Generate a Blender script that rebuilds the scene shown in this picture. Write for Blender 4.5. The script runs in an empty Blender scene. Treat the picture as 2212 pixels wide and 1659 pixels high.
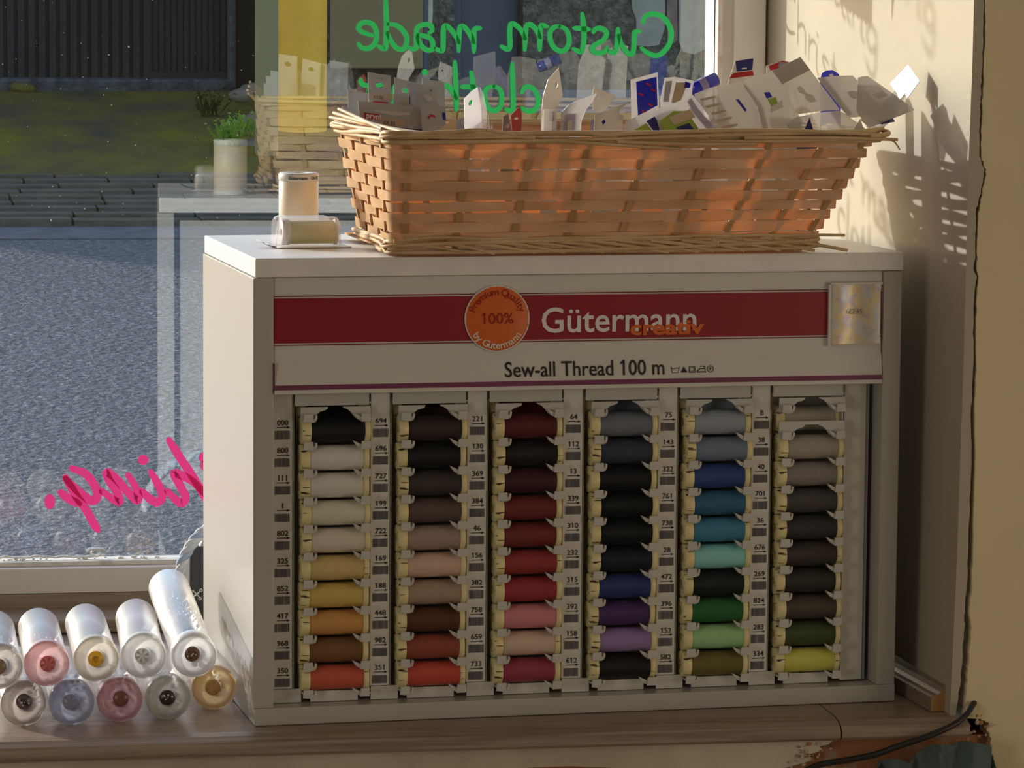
import bpy, math, random
from mathutils import Vector, Matrix, Euler
random.seed(7)
R = random.uniform
# ------------------------------------------------------------------ camera, sky, sun, added fill lamps, exposure
SC = bpy.context.scene
COL = SC.collection
CAM = Vector((-0.27586, -3.57392, 0.62053))
CR = Vector((0.986209, -0.165329, 0.007683))
CU = Vector((0.010528, 0.10899, 0.993987))
CF = Vector((0.165172, 0.980198, -0.109227))
FPX = 8000.6
cd = bpy.data.cameras.new('camera')
cd.sensor_width = 36.0
cd.lens = 36.0 * FPX / 2212.0
cd.clip_start = 0.05
co = bpy.data.objects.new('camera', cd)
COL.objects.link(co)
mw = Matrix((CR, CU, -CF)).transposed().to_4x4()
mw.translation = CAM
co.matrix_world = mw
SC.camera = co
SC.view_settings.view_transform = 'Standard'
SC.view_settings.look = 'None'
SC.view_settings.gamma = 1.0
SC.view_settings.use_curve_mapping = False
SC.view_settings.exposure = 0.0
SC.cycles.transparent_max_bounces = 40
SC.cycles.max_bounces = 10
SC.cycles.diffuse_bounces = 5
SC.cycles.glossy_bounces = 4
SC.cycles.sample_clamp_indirect = 6.0
SC.cycles.caustics_reflective = False
SC.cycles.caustics_refractive = False
SUN_TRAVEL = Vector((1.0, -1.0, -0.42)).normalized()
SUN_E, SKY_E = 4.35, 0.46
w = bpy.data.worlds.new('sky')
SC.world = w
w.use_nodes = True
nt = w.node_tree
nt.nodes.clear()
wo = nt.nodes.new('ShaderNodeOutputWorld')
bg = nt.nodes.new('ShaderNodeBackground')
sk = nt.nodes.new('ShaderNodeTexSky')
sk.sky_type = 'NISHITA'
sk.sun_disc = False
sk.sun_elevation = math.radians(17)
sk.sun_rotation = math.radians(-45)
bg.inputs[1].default_value = SKY_E
nt.links.new(sk.outputs[0], bg.inputs[0])
nt.links.new(bg.outputs[0], wo.inputs[0])
sl = bpy.data.lights.new('sun', 'SUN')
sl.energy = SUN_E
sl.angle = math.radians(0.9)
sl.color = (1.0, 0.955, 0.88)
so = bpy.data.objects.new('sun', sl)
COL.objects.link(so)
so.location = (-6, 6, 4)
so.rotation_euler = SUN_TRAVEL.to_track_quat('-Z', 'Y').to_euler()
# two unseen fill lamps added at the side walls to brighten the shop
for nm, pw, colr, at_, rz_ in (('fill_lamp_right', 8.0, (1.0, .86, .67), (2.10, -2.15, .22), 90), ('fill_lamp_left', 19.0, (1.0, .92, .80), (-2.50, -3.5, .30), -90)):
    al = bpy.data.lights.new(nm, 'AREA'); al.energy = pw; al.color = colr; al.shape = 'RECTANGLE'; al.size, al.size_y = 1.3, 1.3
    ao = bpy.data.objects.new(nm, al); COL.objects.link(ao); ao.location = at_; ao.rotation_euler = (math.radians(90), 0, math.radians(rz_))

# ------------------------------------------------------------------ pixel rays (only for reading positions off the photo)
def ray(x, y): return CF + CR * ((x - 1106) / FPX) - CU * ((y - 829.5) / FPX)
def atY(x, y, Y):
    d = ray(x, y); return CAM + d * ((Y - CAM.y) / d.y)
def atZ(x, y, Z):
    d = ray(x, y); return CAM + d * ((Z - CAM.z) / d.z)
PHI = 0.0670312873
CORG = Vector((0.0184, -0.5549, 0.0))          # front left foot of the cabinet
CX = Vector((math.cos(PHI), math.sin(PHI), 0)); CY = Vector((-math.sin(PHI), math.cos(PHI), 0)); CZ = Vector((0, 0, 1))
CW, CH, CD = 0.56, 0.3897, 0.2752
def cw(x, y, z): return CORG + CX * x + CY * y + CZ * z
def loc(P):
    q = P - CORG; return Vector((q.dot(CX), q.dot(CY), q.z))
def atL(x, y, y0, lean=0.0, turn=0.0, z0=0.49, x0=0.3):
    # point on a plane standing in the cabinet's frame: ly = y0 + lean*(z-z0) + turn*(lx-x0)
    d = ray(x, y); c = loc(CAM)
    dl = Vector((d.dot(CX), d.dot(CY), d.z))
    n = Vector((-turn, 1, -lean))
    t = (y0 - lean * z0 - turn * x0 - n.dot(c)) / n.dot(dl)
    return c + dl * t

# ------------------------------------------------------------------ materials
def lin(c):
    f = lambda v: v / 12.92 if v <= 0.04045 else ((v + 0.055) / 1.055) ** 2.4
    return tuple(f(v / 255.0) for v in c)
class N:
    def __init__(s, name):
        s.m = bpy.data.materials.new(name); s.m.use_nodes = True
        s.t = s.m.node_tree; s.t.nodes.clear()
        s.out = s.t.nodes.new('ShaderNodeOutputMaterial')
    def n(s, typ, **kw):
        o = s.t.nodes.new('ShaderNode' + typ)
        for k, v in kw.items():
            if k.startswith('_'): setattr(o, k[1:], v)
            elif k.startswith('i'): o.inputs[int(k[1:])].default_value = v
            else: o.inputs[k.replace('__', ' ')].default_value = v
        return o
    def l(s, a, b): s.t.links.new(a, b)
    def end(s, sh): s.l(sh, s.out.inputs[0]); return s.m
def rgba(c): return (c[0], c[1], c[2], 1.0)
def noise_tex(g, scale, detail=4, stretch=None, coord='Object', rough=0.55):
    tc = g.n('TexCoord'); nz = g.n('TexNoise', Scale=scale, Detail=detail, Roughness=rough)
    if stretch:
        mp = g.n('Mapping'); mp.inputs['Scale'].default_value = stretch
        g.l(tc.outputs[coord], mp.inputs[0]); g.l(mp.outputs[0], nz.inputs[0])
    else: g.l(tc.outputs[coord], nz.inputs[0])
    return nz
def ramp(g, src, stops):
    r = g.n('ValToRGB')
    el = r.color_ramp.elements
    while len(el) > 1: el.remove(el[-1])
    el[0].position = stops[0][0]; el[0].color = rgba(stops[0][1])
    for p, c in stops[1:]:
        e = el.new(p); e.color = rgba(c)
    g.l(src, r.inputs[0]); return r
def mat(name, c, rough=0.5, spec=0.5, metal=0.0, c2=None, scale=30, stretch=None, bump=0.0, bscale=None, lo=0.35, hi=0.65, detail=4, coat=0.0):
    g = N(name); p = g.n('BsdfPrincipled')
    p.inputs['Base Color'].default_value = rgba(c); p.inputs['Roughness'].default_value = rough
    p.inputs['Specular IOR Level'].default_value = spec; p.inputs['Metallic'].default_value = metal
    p.inputs['Coat Weight'].default_value = coat
    if c2:
        nz = noise_tex(g, scale, detail, stretch); r = ramp(g, nz.outputs[0], [(lo, c), (hi, c2)]); g.l(r.outputs[0], p.inputs['Base Color'])
    if bump:
        nb = noise_tex(g, bscale or scale, detail, stretch); b = g.n('Bump', Strength=bump, Distance=0.002)
        g.l(nb.outputs[0], b.inputs['Height']); g.l(b.outputs[0], p.inputs['Normal'])
    return g.end(p.outputs[0])
def translucent(name, c, tc=None, f=0.5, gloss=0.1, rough=0.25, clear=0.0):
    # thin stuff that lets light through: diffuse + translucent (+ clear + gloss)
    g = N(name); d = g.n('BsdfDiffuse', Color=rgba(c)); t = g.n('BsdfTranslucent', Color=rgba(tc or c)); m = g.n('MixShader', i0=f)
    g.l(d.outputs[0], m.inputs[1]); g.l(t.outputs[0], m.inputs[2]); last = m
    if clear:
        tr = g.n('BsdfTransparent', Color=(0.99, 0.99, 1.0, 1)); m2 = g.n('MixShader', i0=clear)
        g.l(last.outputs[0], m2.inputs[1]); g.l(tr.outputs[0], m2.inputs[2]); last = m2
    if gloss:
        gl = g.n('BsdfGlossy', Color=(1, 1, 1, 1), Roughness=rough); fr = g.n('LayerWeight', Blend=.5); pw = g.n('Math', _operation='POWER', i1=4.0); ma = g.n('Math', _operation='MULTIPLY_ADD', i1=.7, i2=.03 + gloss * 0.15)
        g.l(fr.outputs[1], pw.inputs[0]); g.l(pw.outputs[0], ma.inputs[0]); m3 = g.n('MixShader')
        g.l(ma.outputs[0], m3.inputs[0]); g.l(last.outputs[0], m3.inputs[1]); g.l(gl.outputs[0], m3.inputs[2]); last = m3
    return g.end(last.outputs[0])
M = {}
M['white'] = mat('white_laminate', (.51, .50, .475), .3, .5)
M['wood_top'] = mat('laminate_top_sheen', (.93, .925, .91), .36, 1.0, c2=(.86, .855, .84), scale=9, stretch=(3, 40, 3))  # base colour raised near white to stand in for sky sheen
M['plastic'] = mat('white_plastic', (.70, .69, .65), .35)
M['clipm'] = mat('grey_white_plastic', (.60, .60, .57), .35)
M['labelp'] = mat('label_paper', (.74, .73, .71), .5)
M['ink'] = mat('black_ink', (.02, .02, .022), .5)
M['inkgrey'] = mat('grey_ink', (.12, .12, .14), .5)
M['red'] = mat('dark_red_print', lin((152, 40, 50)), .35)
M['redline'] = mat('thin_red_line', lin((130, 25, 45)), .4)
M['purple'] = mat('plum_print', lin((124, 62, 98)), .4)
M['whiteink'] = mat('white_print', (.86, .84, .80), .4)
M['orange'] = mat('orange_print', lin((226, 112, 52)), .35)
M['brick_red'] = mat('red_lettering', lin((165, 40, 22)), .4)
M['cream'] = mat('cream_spool_plastic', lin((238, 226, 172)), .4, c2=lin((228, 214, 156)), scale=40)
# printing on spool rims
def rimprint():
    g = N('cream_rim_with_print'); p = g.n('BsdfPrincipled', Roughness=.4)
    tc = g.n('TexCoord'); mp = g.n('Mapping'); mp.inputs['Scale'].default_value = (60, 420, 420)
    nz = g.n('TexNoise', Scale=1.0, Detail=1.0); g.l(tc.outputs['Object'], mp.inputs[0]); g.l(mp.outputs[0], nz.inputs[0])
    r = ramp(g, nz.outputs[0], [(.64, lin((238, 226, 172))), (.69, lin((70, 60, 40)))]); g.l(r.outputs[0], p.inputs['Base Color'])
    return g.end(p.outputs[0])
M['rim'] = rimprint()
def threadmat():
    g = N('wound_thread'); p = g.n('BsdfPrincipled', Roughness=.55); p.inputs['Sheen Weight'].default_value = .06; p.inputs['Specular IOR Level'].default_value = .25
    oi = g.n('ObjectInfo'); tc = g.n('TexCoord'); wv = g.n('TexWave', Scale=520.0, Distortion=0.6, Detail=1.0)
    wv.bands_direction = 'X'; g.l(tc.outputs['Object'], wv.inputs[0])
    b = g.n('Bump', Strength=.35, Distance=.0004); g.l(wv.outputs[0], b.inputs['Height']); g.l(b.outputs[0], p.inputs['Normal'])
    g.l(oi.outputs['Color'], p.inputs['Base Color']); return g.end(p.outputs[0])
M['thread'] = threadmat()
def wicker():
    g = N('split_willow'); d = g.n('BsdfDiffuse'); t = g.n('BsdfTranslucent')
    nz = noise_tex(g, 14, 5, (1, 1, 6)); r = ramp(g, nz.outputs[0], [(.3, (.62, .45, .26)), (.55, (.76, .58, .36)), (.75, (.86, .70, .47))])
    t.inputs[0].default_value = (1.0, .46, .12, 1)
    g.l(r.outputs[0], d.inputs[0]); m = g.n('MixShader', i0=.33); g.l(d.outputs[0], m.inputs[1]); g.l(t.outputs[0], m.inputs[2])
    gl = g.n('BsdfGlossy', Roughness=.45); m2 = g.n('MixShader', i0=.04); g.l(m.outputs[0], m2.inputs[1]); g.l(gl.outputs[0], m2.inputs[2])
    return g.end(m2.outputs[0])
M['wicker'] = wicker()
M['rod'] = mat('peeled_willow_rod', (.56, .38, .20), .5, .4, c2=(.72, .53, .31), scale=25, bump=.3)
M['stake'] = mat('willow_stake', (.40, .23, .10), .5, .4, c2=(.55, .34, .17), scale=30)
def glass():
    g = N('window_glass'); tr = g.n('BsdfTransparent', Color=(.93, .95, .95, 1)); gl = g.n('BsdfGlossy', Color=(.93, .98, 1, 1), Roughness=0.0)
    m = g.n('MixShader', i0=.22); g.l(tr.outputs[0], m.inputs[1]); g.l(gl.outputs[0], m.inputs[2]); return g.end(m.outputs[0])
M['glass'] = glass()
M['green_vinyl'] = translucent('green_vinyl', lin((46, 160, 84)), lin((50, 168, 88)), .40, 0)
M['pink_vinyl'] = translucent('pink_vinyl', lin((222, 62, 134)), lin((228, 64, 138)), .40, 0)
M['frame'] = mat('painted_frame', (.84, .82, .79), .4, .4, c2=(.79, .77, .74), scale=12)
M['rail_bounce'] = mat('frame_paint_bounce_lit', (.88, .84, .80), .4, .4, c2=(.84, .80, .76), scale=12)  # lighter copy of the frame paint, standing in for light bounced onto the rail
M['bead'] = mat('glazing_bead', (.80, .76, .70), .5, .4, c2=(.55, .50, .44), scale=60, lo=.55, hi=.75)
M['cream_wall'] = mat('cream_wall_paint', (.49, .445, .355), .6, .3, c2=(.465, .425, .335), scale=4, bump=.08, bscale=90)
M['buff_wall'] = mat('buff_wall_paint', (.84, .73, .48), .7, .25, c2=(.78, .67, .44), scale=5, bump=.15, bscale=60)
M['plaster_low'] = mat('dirty_plaster', (.66, .60, .48), .8, .2, c2=(.52, .46, .36), scale=14, bump=.4, bscale=60)
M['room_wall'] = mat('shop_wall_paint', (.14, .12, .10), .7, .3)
M['side_wall'] = mat('shop_side_wall_paint', (.72, .62, .48), .7, .3)
M['ceil'] = mat('shop_ceiling_paint', (.80, .78, .74), .8, .2)
M['floorm'] = mat('shop_floor_boards', (.34, .26, .18), .5, .4, c2=(.27, .20, .14), scale=6, stretch=(2, 30, 2))
def sillmat():
    g = N('grey_brown_wood_laminate'); p = g.n('BsdfPrincipled', Roughness=.33); p.inputs['Specular IOR Level'].default_value = .5
    nz = noise_tex(g, 5, 6, (1.2, 45, 45)); r = ramp(g, nz.outputs[0], [(.3, (.22, .165, .125)), (.5, (.35, .27, .21)), (.7, (.44, .35, .28))])
    g.l(r.outputs[0], p.inputs['Base Color']); return g.end(p.outputs[0])
M['sill'] = sillmat()
M['brick'] = mat('broken_red_brick', (.46, .21, .10), .9, .1, c2=(.60, .50, .38), scale=45, bump=1.0, bscale=120, lo=.5, hi=.75)
M['void'] = mat('cavity_shade', (.016, .012, .009), .95, .05, c2=(.04, .028, .02), scale=80, bump=.8)  # near-black colour paints in the shade deep inside the crack
M['mdf'] = mat('cut_fibreboard', (.50, .27, .12), .8, .1)
M['cable'] = mat('black_cable', (.02, .02, .022), .45)
M['teal_cloth'] = translucent('teal_grey_cloth', (.16, .22, .22), (.16, .22, .22), .25, 0)
# tubes
M['clear'] = translucent('clear_plastic', (.92, .92, .95), (.98, .98, 1), .6, .22, .12, clear=.84)
M['tube_clear'] = translucent('scuffed_clear_tube', (.92, .92, .95), (.98, .98, 1), .6, .25, .34, clear=.86)
M['bag_shade'] = translucent('clear_sleeve', (.66, .64, .62), (.70, .68, .68), .5, .3, .25, clear=.42)
M['bag_frost'] = translucent('frosted_sleeve', (.60, .57, .53), (.60, .565, .51), .45, .14, .35, clear=.24)
M['card_back'] = translucent('packet_card_back', (.58, .55, .50), (.50, .46, .40), .3, 0)
M['card_grey'] = translucent('grey_packet_card', (.52, .53, .55), (.40, .40, .42), .2, .05)
M['card_white'] = translucent('white_packet_card', (.82, .80, .76), (.7, .66, .6), .3, .05)
M['card_beige'] = translucent('beige_packet_card', (.70, .58, .42), (.55, .42, .28), .25, .03)
M['navy'] = mat('navy_print', lin((45, 45, 120)), .4)
M['blue'] = translucent('blue_print', lin((50, 60, 200)), lin((60, 70, 215)), .5, .2)
M['lime'] = mat('lime_green_print', lin((150, 175, 70)), .45)
M['logo_red'] = mat('red_logo_print', lin((190, 35, 45)), .4)
M['lilac'] = translucent('lilac_print', (.55, .50, .72), (.55, .5, .75), .4, .1)
M['foil'] = translucent('silvery_sleeve', (.86, .86, .90), (.92, .92, .98), .6, .7, .15, clear=.12)
M['dark_tag'] = mat('grey_hang_tag', (.22, .22, .23), .45)
M['red_tag'] = mat('red_hang_tag', lin((170, 40, 45)), .4)
# outside
def groundmat(name, c1, c2, sc, bump, bs, stretch=None, rough=.7, c3=None, spec=.4):
    g = N(name); p = g.n('BsdfPrincipled', Roughness=rough); p.inputs['Specular IOR Level'].default_value = spec
    nz = noise_tex(g, sc, 6, stretch); st = [(.35, c1), (.62, c2)] + ([(.72, c3)] if c3 else [])
    r = ramp(g, nz.outputs[0], st); g.l(r.outputs[0], p.inputs['Base Color'])
    nb = noise_tex(g, bs, 4); b = g.n('Bump', Strength=bump, Distance=.02); g.l(nb.outputs[0], b.inputs['Height']); g.l(b.outputs[0], p.inputs['Normal'])
    return g.end(p.outputs[0])
M['road'] = groundmat('wet_tarmac', (.080, .080, .084), (.18, .18, .19), 60, .9, 62, None, .55, (.36, .36, .38))
M['kerb'] = groundmat('concrete_channel', (.09, .09, .10), (.14, .14, .155), 14, .5, 30)
M['paver'] = groundmat('brown_grey_setts', (.075, .064, .046), (.118, .100, .072), 10, .6, 20)
M['moss'] = groundmat('mossy_tarmac', (.068, .060, .050), (.20, .155, .018), 3.2, 1.0, 40, (1, .5, 1), .85, (.21, .185, .03), .15)
M['lip'] = groundmat('gravel_concrete', (.03, .033, .035), (.09, .095, .10), 22, .8, 30)
M['gate'] = mat('black_corrugated_steel', (.020, .022, .022), .6, .25, c2=(.028, .030, .029), scale=3)
M['old_post'] = mat('weathered_post', (.05, .055, .06), .8, .2, c2=(.10, .105, .11), scale=40)
M['pier'] = mat('grey_green_reflection', (.29, .25, .125), .7, .2, c2=(.265, .23, .115), scale=8)
M['yellow'] = mat('yellow_reflection', (.88, .47, .045), .6, .3, c2=(.78, .42, .04), scale=10)
M['olive'] = mat('olive_brown_board', (.25, .19, .10), .7, .2, c2=(.23, .17, .09), scale=5)
M['pebble'] = groundmat('pebbledash', (.075, .070, .054), (.17, .16, .13), 34, 1.0, 60, None, .9, (.27, .26, .22), .1)
M['door'] = mat('dark_blue_door_paint', (.045, .062, .092), .5, .4, c2=(.055, .074, .108), scale=4)
M['slab'] = mat('blue_grey_paving', (.15, .175, .22), .6, .4, c2=(.12, .14, .18), scale=6)
M['leaf'] = translucent('weed_leaves', (.26, .44, .04), (.45, .65, .07), .5, .1)
M['leaf_dark'] = translucent('dark_weed_leaves', (.05, .08, .015), (.07, .11, .02), .5, 0)
M['rock'] = mat('brown_stone', (.13, .10, .075), .9, .1, c2=(.24, .20, .15), scale=12, bump=.8, bscale=30)
M['dust'] = mat('white_dust', (.8, .82, .84), .8)

# ------------------------------------------------------------------ mesh building
class MB:
    def __init__(s): s.v = []; s.f = []; s.mi = []; s.sm = []
    def add(s, vs, fs, m=0, smooth=False):
        b = len(s.v); s.v += [tuple(v) for v in vs]
        for f in fs: s.f.append(tuple(b + i for i in f)); s.mi.append(m); s.sm.append(smooth)
        return s
    def box(s, x0, x1, y0, y1, z0, z1, m=0):
        vs = [(x, y, z) for z in (z0, z1) for y in (y0, y1) for x in (x0, x1)]
        return s.add(vs, [(0, 2, 3, 1), (4, 5, 7, 6), (0, 1, 5, 4), (2, 6, 7, 3), (0, 4, 6, 2), (1, 3, 7, 5)], m)
    def prism(s, poly, depth, m=0):
        # poly: list of 3D points (planar, any order); depth: vector of extrusion
        n = len(poly); d = Vector(depth); a = [Vector(p) for p in poly]; b = [p + d for p in a]
        fs = [tuple(range(n)), tuple(range(2 * n - 1, n - 1, -1))] + [(i, (i + 1) % n, n + (i + 1) % n, n + i) for i in range(n)]
        return s.add(a + b, fs, m)
    def tube(s, pts, r, n=8, m=0, closed=False, smooth=True):
        pts = [Vector(p) for p in pts]; k = len(pts); rr = r if hasattr(r, '__len__') else [r] * k
        t0 = (pts[1] - pts[0]).normalized(); up = Vector((0, 0, 1)) if abs(t0.z) < .9 else Vector((1, 0, 0))
        vs = []; nrm = (up - t0 * up.dot(t0)).normalized()
        for i, p in enumerate(pts):
            if closed: t = (pts[(i + 1) % k] - pts[i - 1]).normalized()
            else: t = (pts[min(i + 1, k - 1)] - pts[max(i - 1, 0)]).normalized()
            nrm = (nrm - t * nrm.dot(t)).normalized(); bn = t.cross(nrm)
            for j in range(n):
                a = 2 * math.pi * j / n; vs.append(p + (nrm * math.cos(a) + bn * math.sin(a)) * rr[i])
        fs = []
        for i in range(k if closed else k - 1):
            for j in range(n):
                a = i * n + j; b = i * n + (j + 1) % n; c = ((i + 1) % k) * n
                fs.append((a, b, c + (j + 1) % n, c + j))
        s.add(vs, fs, m, smooth)
        if not closed: s.add(vs[:n], [tuple(range(n - 1, -1, -1))], m); s.add(vs[-n:], [tuple(range(n))], m)
        return s
    def lathe(s, prof, o=(0, 0, 0), ax=(0, 0, 1), n=24, m=0, smooth=True, close=False):
        # prof: (radius, t along ax)
        o = Vector(o); ax = Vector(ax).normalized(); u = ax.orthogonal().normalized(); w_ = ax.cross(u); vs = []
        for r, t in prof:
            for j in range(n):
                a = 2 * math.pi * j / n; vs.append(o + ax * t + (u * math.cos(a) + w_ * math.sin(a)) * r)
        fs = [(i * n + j, i * n + (j + 1) % n, (i + 1) * n + (j + 1) % n, (i + 1) * n + j) for i in range(len(prof) - 1) for j in range(n)]
        return s.add(vs, fs, m, smooth)
    def sphere(s, c, r, nu=8, nv=6, m=0, sc=(1, 1, 1)):
        c = Vector(c); vs = [c + Vector((0, 0, r * sc[2]))]
        for i in range(1, nv):
            a = math.pi * i / nv
            for j in range(nu):
                b = 2 * math.pi * j / nu; vs.append(c + Vector((math.sin(a) * math.cos(b) * sc[0], math.sin(a) * math.sin(b) * sc[1], math.cos(a) * sc[2])) * r)
        vs.append(c - Vector((0, 0, r * sc[2]))); L = len(vs) - 1
        fs = [(0, 1 + j, 1 + (j + 1) % nu) for j in range(nu)] + [(L, L - nu + (j + 1) % nu, L - nu + j) for j in range(nu)]
        for i in range(nv - 2):
            for j in range(nu):
                a = 1 + i * nu + j; b = 1 + i * nu + (j + 1) % nu; fs.append((a, a + nu, b + nu, b))
        return s.add(vs, fs, m, True)
    def stroke(s, pts, wd, to3, depth, m=0):
        # a pen stroke: pts in 2D smoothed, widened, mapped by to3 and given thickness depth (vector)
        q = smooth2(pts); k = len(q); L = []; Rr = []
        for i in range(k):
            a = q[max(i - 1, 0)]; b = q[min(i + 1, k - 1)]; dx, dy = b[0] - a[0], b[1] - a[1]; l = math.hypot(dx, dy) or 1
            t = i / max(k - 1, 1); ww = wd * .5 * (.72 + .28 * min(1, min(t, 1 - t) * 6))
            L.append((q[i][0] - dy / l * ww, q[i][1] + dx / l * ww)); Rr.append((q[i][0] + dy / l * ww, q[i][1] - dx / l * ww))
        def cap(p, d):  # rounded end
            return [(p[0] + math.cos(d + math.pi * (j / 4 - .5)) * wd * .36, p[1] + math.sin(d + math.pi * (j / 4 - .5)) * wd * .36) for j in range(5)]
        if depth is None:
            P = [Vector(to3(*p)) for p in L] + [Vector(to3(*p)) for p in Rr]
            for i, p in enumerate(P): p.y -= (i % k) * 6e-6
            s.add(P, [(i, i + 1, k + i + 1, k + i) for i in range(k - 1)], m)
            for a, b in ((q[0], q[1]), (q[-1], q[-2])): c = [to3(*p) for p in cap(a, math.atan2(a[1] - b[1], a[0] - b[0]))]; s.add(c, [tuple(range(len(c)))], m)
            return s
        dv = Vector(depth)
        top = [Vector(to3(*p)) for p in L] + [Vector(to3(*p)) for p in Rr]; bot = [p + dv for p in top]; o = 2 * k
        fs = []
        for i in range(k - 1):
            fs += [(i, i + 1, k + i + 1, k + i), (o + i, o + k + i, o + k + i + 1, o + i + 1), (i, o + i, o + i + 1, i + 1), (k + i, k + i + 1, o + k + i + 1, o + k + i)]
        s.add(top + bot, fs, m)
        for a, b in ((q[0], q[1]), (q[-1], q[-2])):
            c = cap(a, math.atan2(a[1] - b[1], a[0] - b[0])); s.prism([to3(*p) for p in c], dv, m)
        return s
def smooth2(p, step=5):
    if len(p) < 3: return p
    out = []
    for i in range(len(p) - 1):
        a, b, c, d = p[max(i - 1, 0)], p[i], p[i + 1], p[min(i + 2, len(p) - 1)]
        for j in range(step):
            t = j / step; t2 = t * t; t3 = t2 * t
            out.append(tuple(.5 * (2 * b[k] + (c[k] - a[k]) * t + (2 * a[k] - 5 * b[k] + 4 * c[k] - d[k]) * t2 + (3 * b[k] - a[k] - 3 * c[k] + d[k]) * t3) for k in range(len(b))))
    return out + [tuple(p[-1])]
def smooth3(p, step=5): return [Vector(v) for v in smooth2([tuple(q) for q in p], step)]
def obj(name, mb, mats, parent=None, bevel=0.0, local=None, solid=0.0):
    me = bpy.data.meshes.new(name); me.from_pydata(mb.v, [], mb.f)
    for m in (mats if isinstance(mats, (list, tuple)) else [mats]): me.materials.append(M[m] if isinstance(m, str) else m)
    me.polygons.foreach_set('material_index', mb.mi); me.polygons.foreach_set('use_smooth', mb.sm); me.update()
    import bmesh as _b
    bm = _b.new(); bm.from_mesh(me); _b.ops.recalc_face_normals(bm, faces=bm.faces); bm.to_mesh(me); bm.free()
    o = bpy.data.objects.new(name, me); COL.objects.link(o)
    if parent: o.parent = parent
    if bevel:
        b = o.modifiers.new('bevel', 'BEVEL'); b.width = bevel; b.segments = 2; b.limit_method = 'ANGLE'
    if solid:
        b = o.modifiers.new('solid', 'SOLIDIFY'); b.thickness = solid
        b = o.modifiers.new('edges', 'EDGE_SPLIT'); b.split_angle = math.radians(40)
    return o
def thing(name, label, cat, at=(0, 0, 0), rz=0.0, group=None, rot=None):
    o = bpy.data.objects.new(name, None); COL.objects.link(o); o.location = at; o.empty_display_size = .02
    o.rotation_euler = rot if rot else (0, 0, rz); return tag(o, label, cat, group)
def tag(o, label, cat, group=None, kind=None):
    o['label'] = label; o['category'] = cat
    if group: o['group'] = group
    if kind: o['kind'] = kind
    return o
def struct(name, mb, m, label=None, cat=None, parent=None, bevel=0):
    o = obj(name, mb, m, parent, bevel)
    if not parent: o['kind'] = 'structure'
    if label: o['label'] = label; o['category'] = cat
    return o
def dup(root, at, rz=0, label=None, group=None):
    r = root.copy(); COL.objects.link(r); r.location = at; r.rotation_euler = (0, 0, rz)
    if label: r['label'] = label
    if group: r['group'] = group
    for ch in list(root.children):
        c = ch.copy(); COL.objects.link(c); c.parent = r
        for g in list(ch.children):
            d = g.copy(); COL.objects.link(d); d.parent = c
    return r
_tx = {}
_rx = {}
def _right(s, bold):
    if (s, bold) not in _rx:
        c = bpy.data.curves.new('t', 'FONT'); c.body = s; c.size = 1.0; c.offset = bold
        o = bpy.data.objects.new('t', c); COL.objects.link(o); dg = bpy.context.evaluated_depsgraph_get()
        me = bpy.data.meshes.new_from_object(o.evaluated_get(dg)); _rx[(s, bold)] = max((v.co.x for v in me.vertices), default=0.0)
        bpy.data.objects.remove(o); bpy.data.curves.remove(c); bpy.data.meshes.remove(me)
    return _rx[(s, bold)]
def text(mb, s, size, to3, depth, m=0, bold=0.0, sx=1.0, align='LEFT', shear=0.0):
    # lettering from the built-in font, laid into mb through to3(u, v)
    k = (s, bold, align, shear)
    if k not in _tx:
        c = bpy.data.curves.new('t', 'FONT'); c.body = s; c.size = 1.0; c.align_x = align; c.offset = bold; c.resolution_u = 3; c.shear = shear
        o = bpy.data.objects.new('t', c); COL.objects.link(o); dg = bpy.context.evaluated_depsgraph_get()
        me = bpy.data.meshes.new_from_object(o.evaluated_get(dg)); _tx[k] = ([tuple(v.co) for v in me.vertices], [tuple(p.vertices) for p in me.polygons])
        bpy.data.objects.remove(o); bpy.data.curves.remove(c); bpy.data.meshes.remove(me)
    vs, fs = _tx[k]
    P = [Vector(to3(v[0] * size * sx, v[1] * size)) for v in vs]; d = Vector(depth)
    for i, chn in enumerate(s):     # give the plain figure one its flag
        if chn == '1':
            xr_ = _right(s[:i + 1], bold) - (_right(s, bold) / 2 if align == 'CENTER' else 0); xl = xr_ - .085 - bold
            mb.prism([to3(u * size * sx, v * size) for u, v in ((xl + .02, .70 + bold), (xl - .15, .585), (xl - .15, .50), (xl + .02, .60))], d, m)
    mb.add(P, fs, m); mb.add([p + d for p in P], [f[::-1] for f in fs], m)
    return mb
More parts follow.
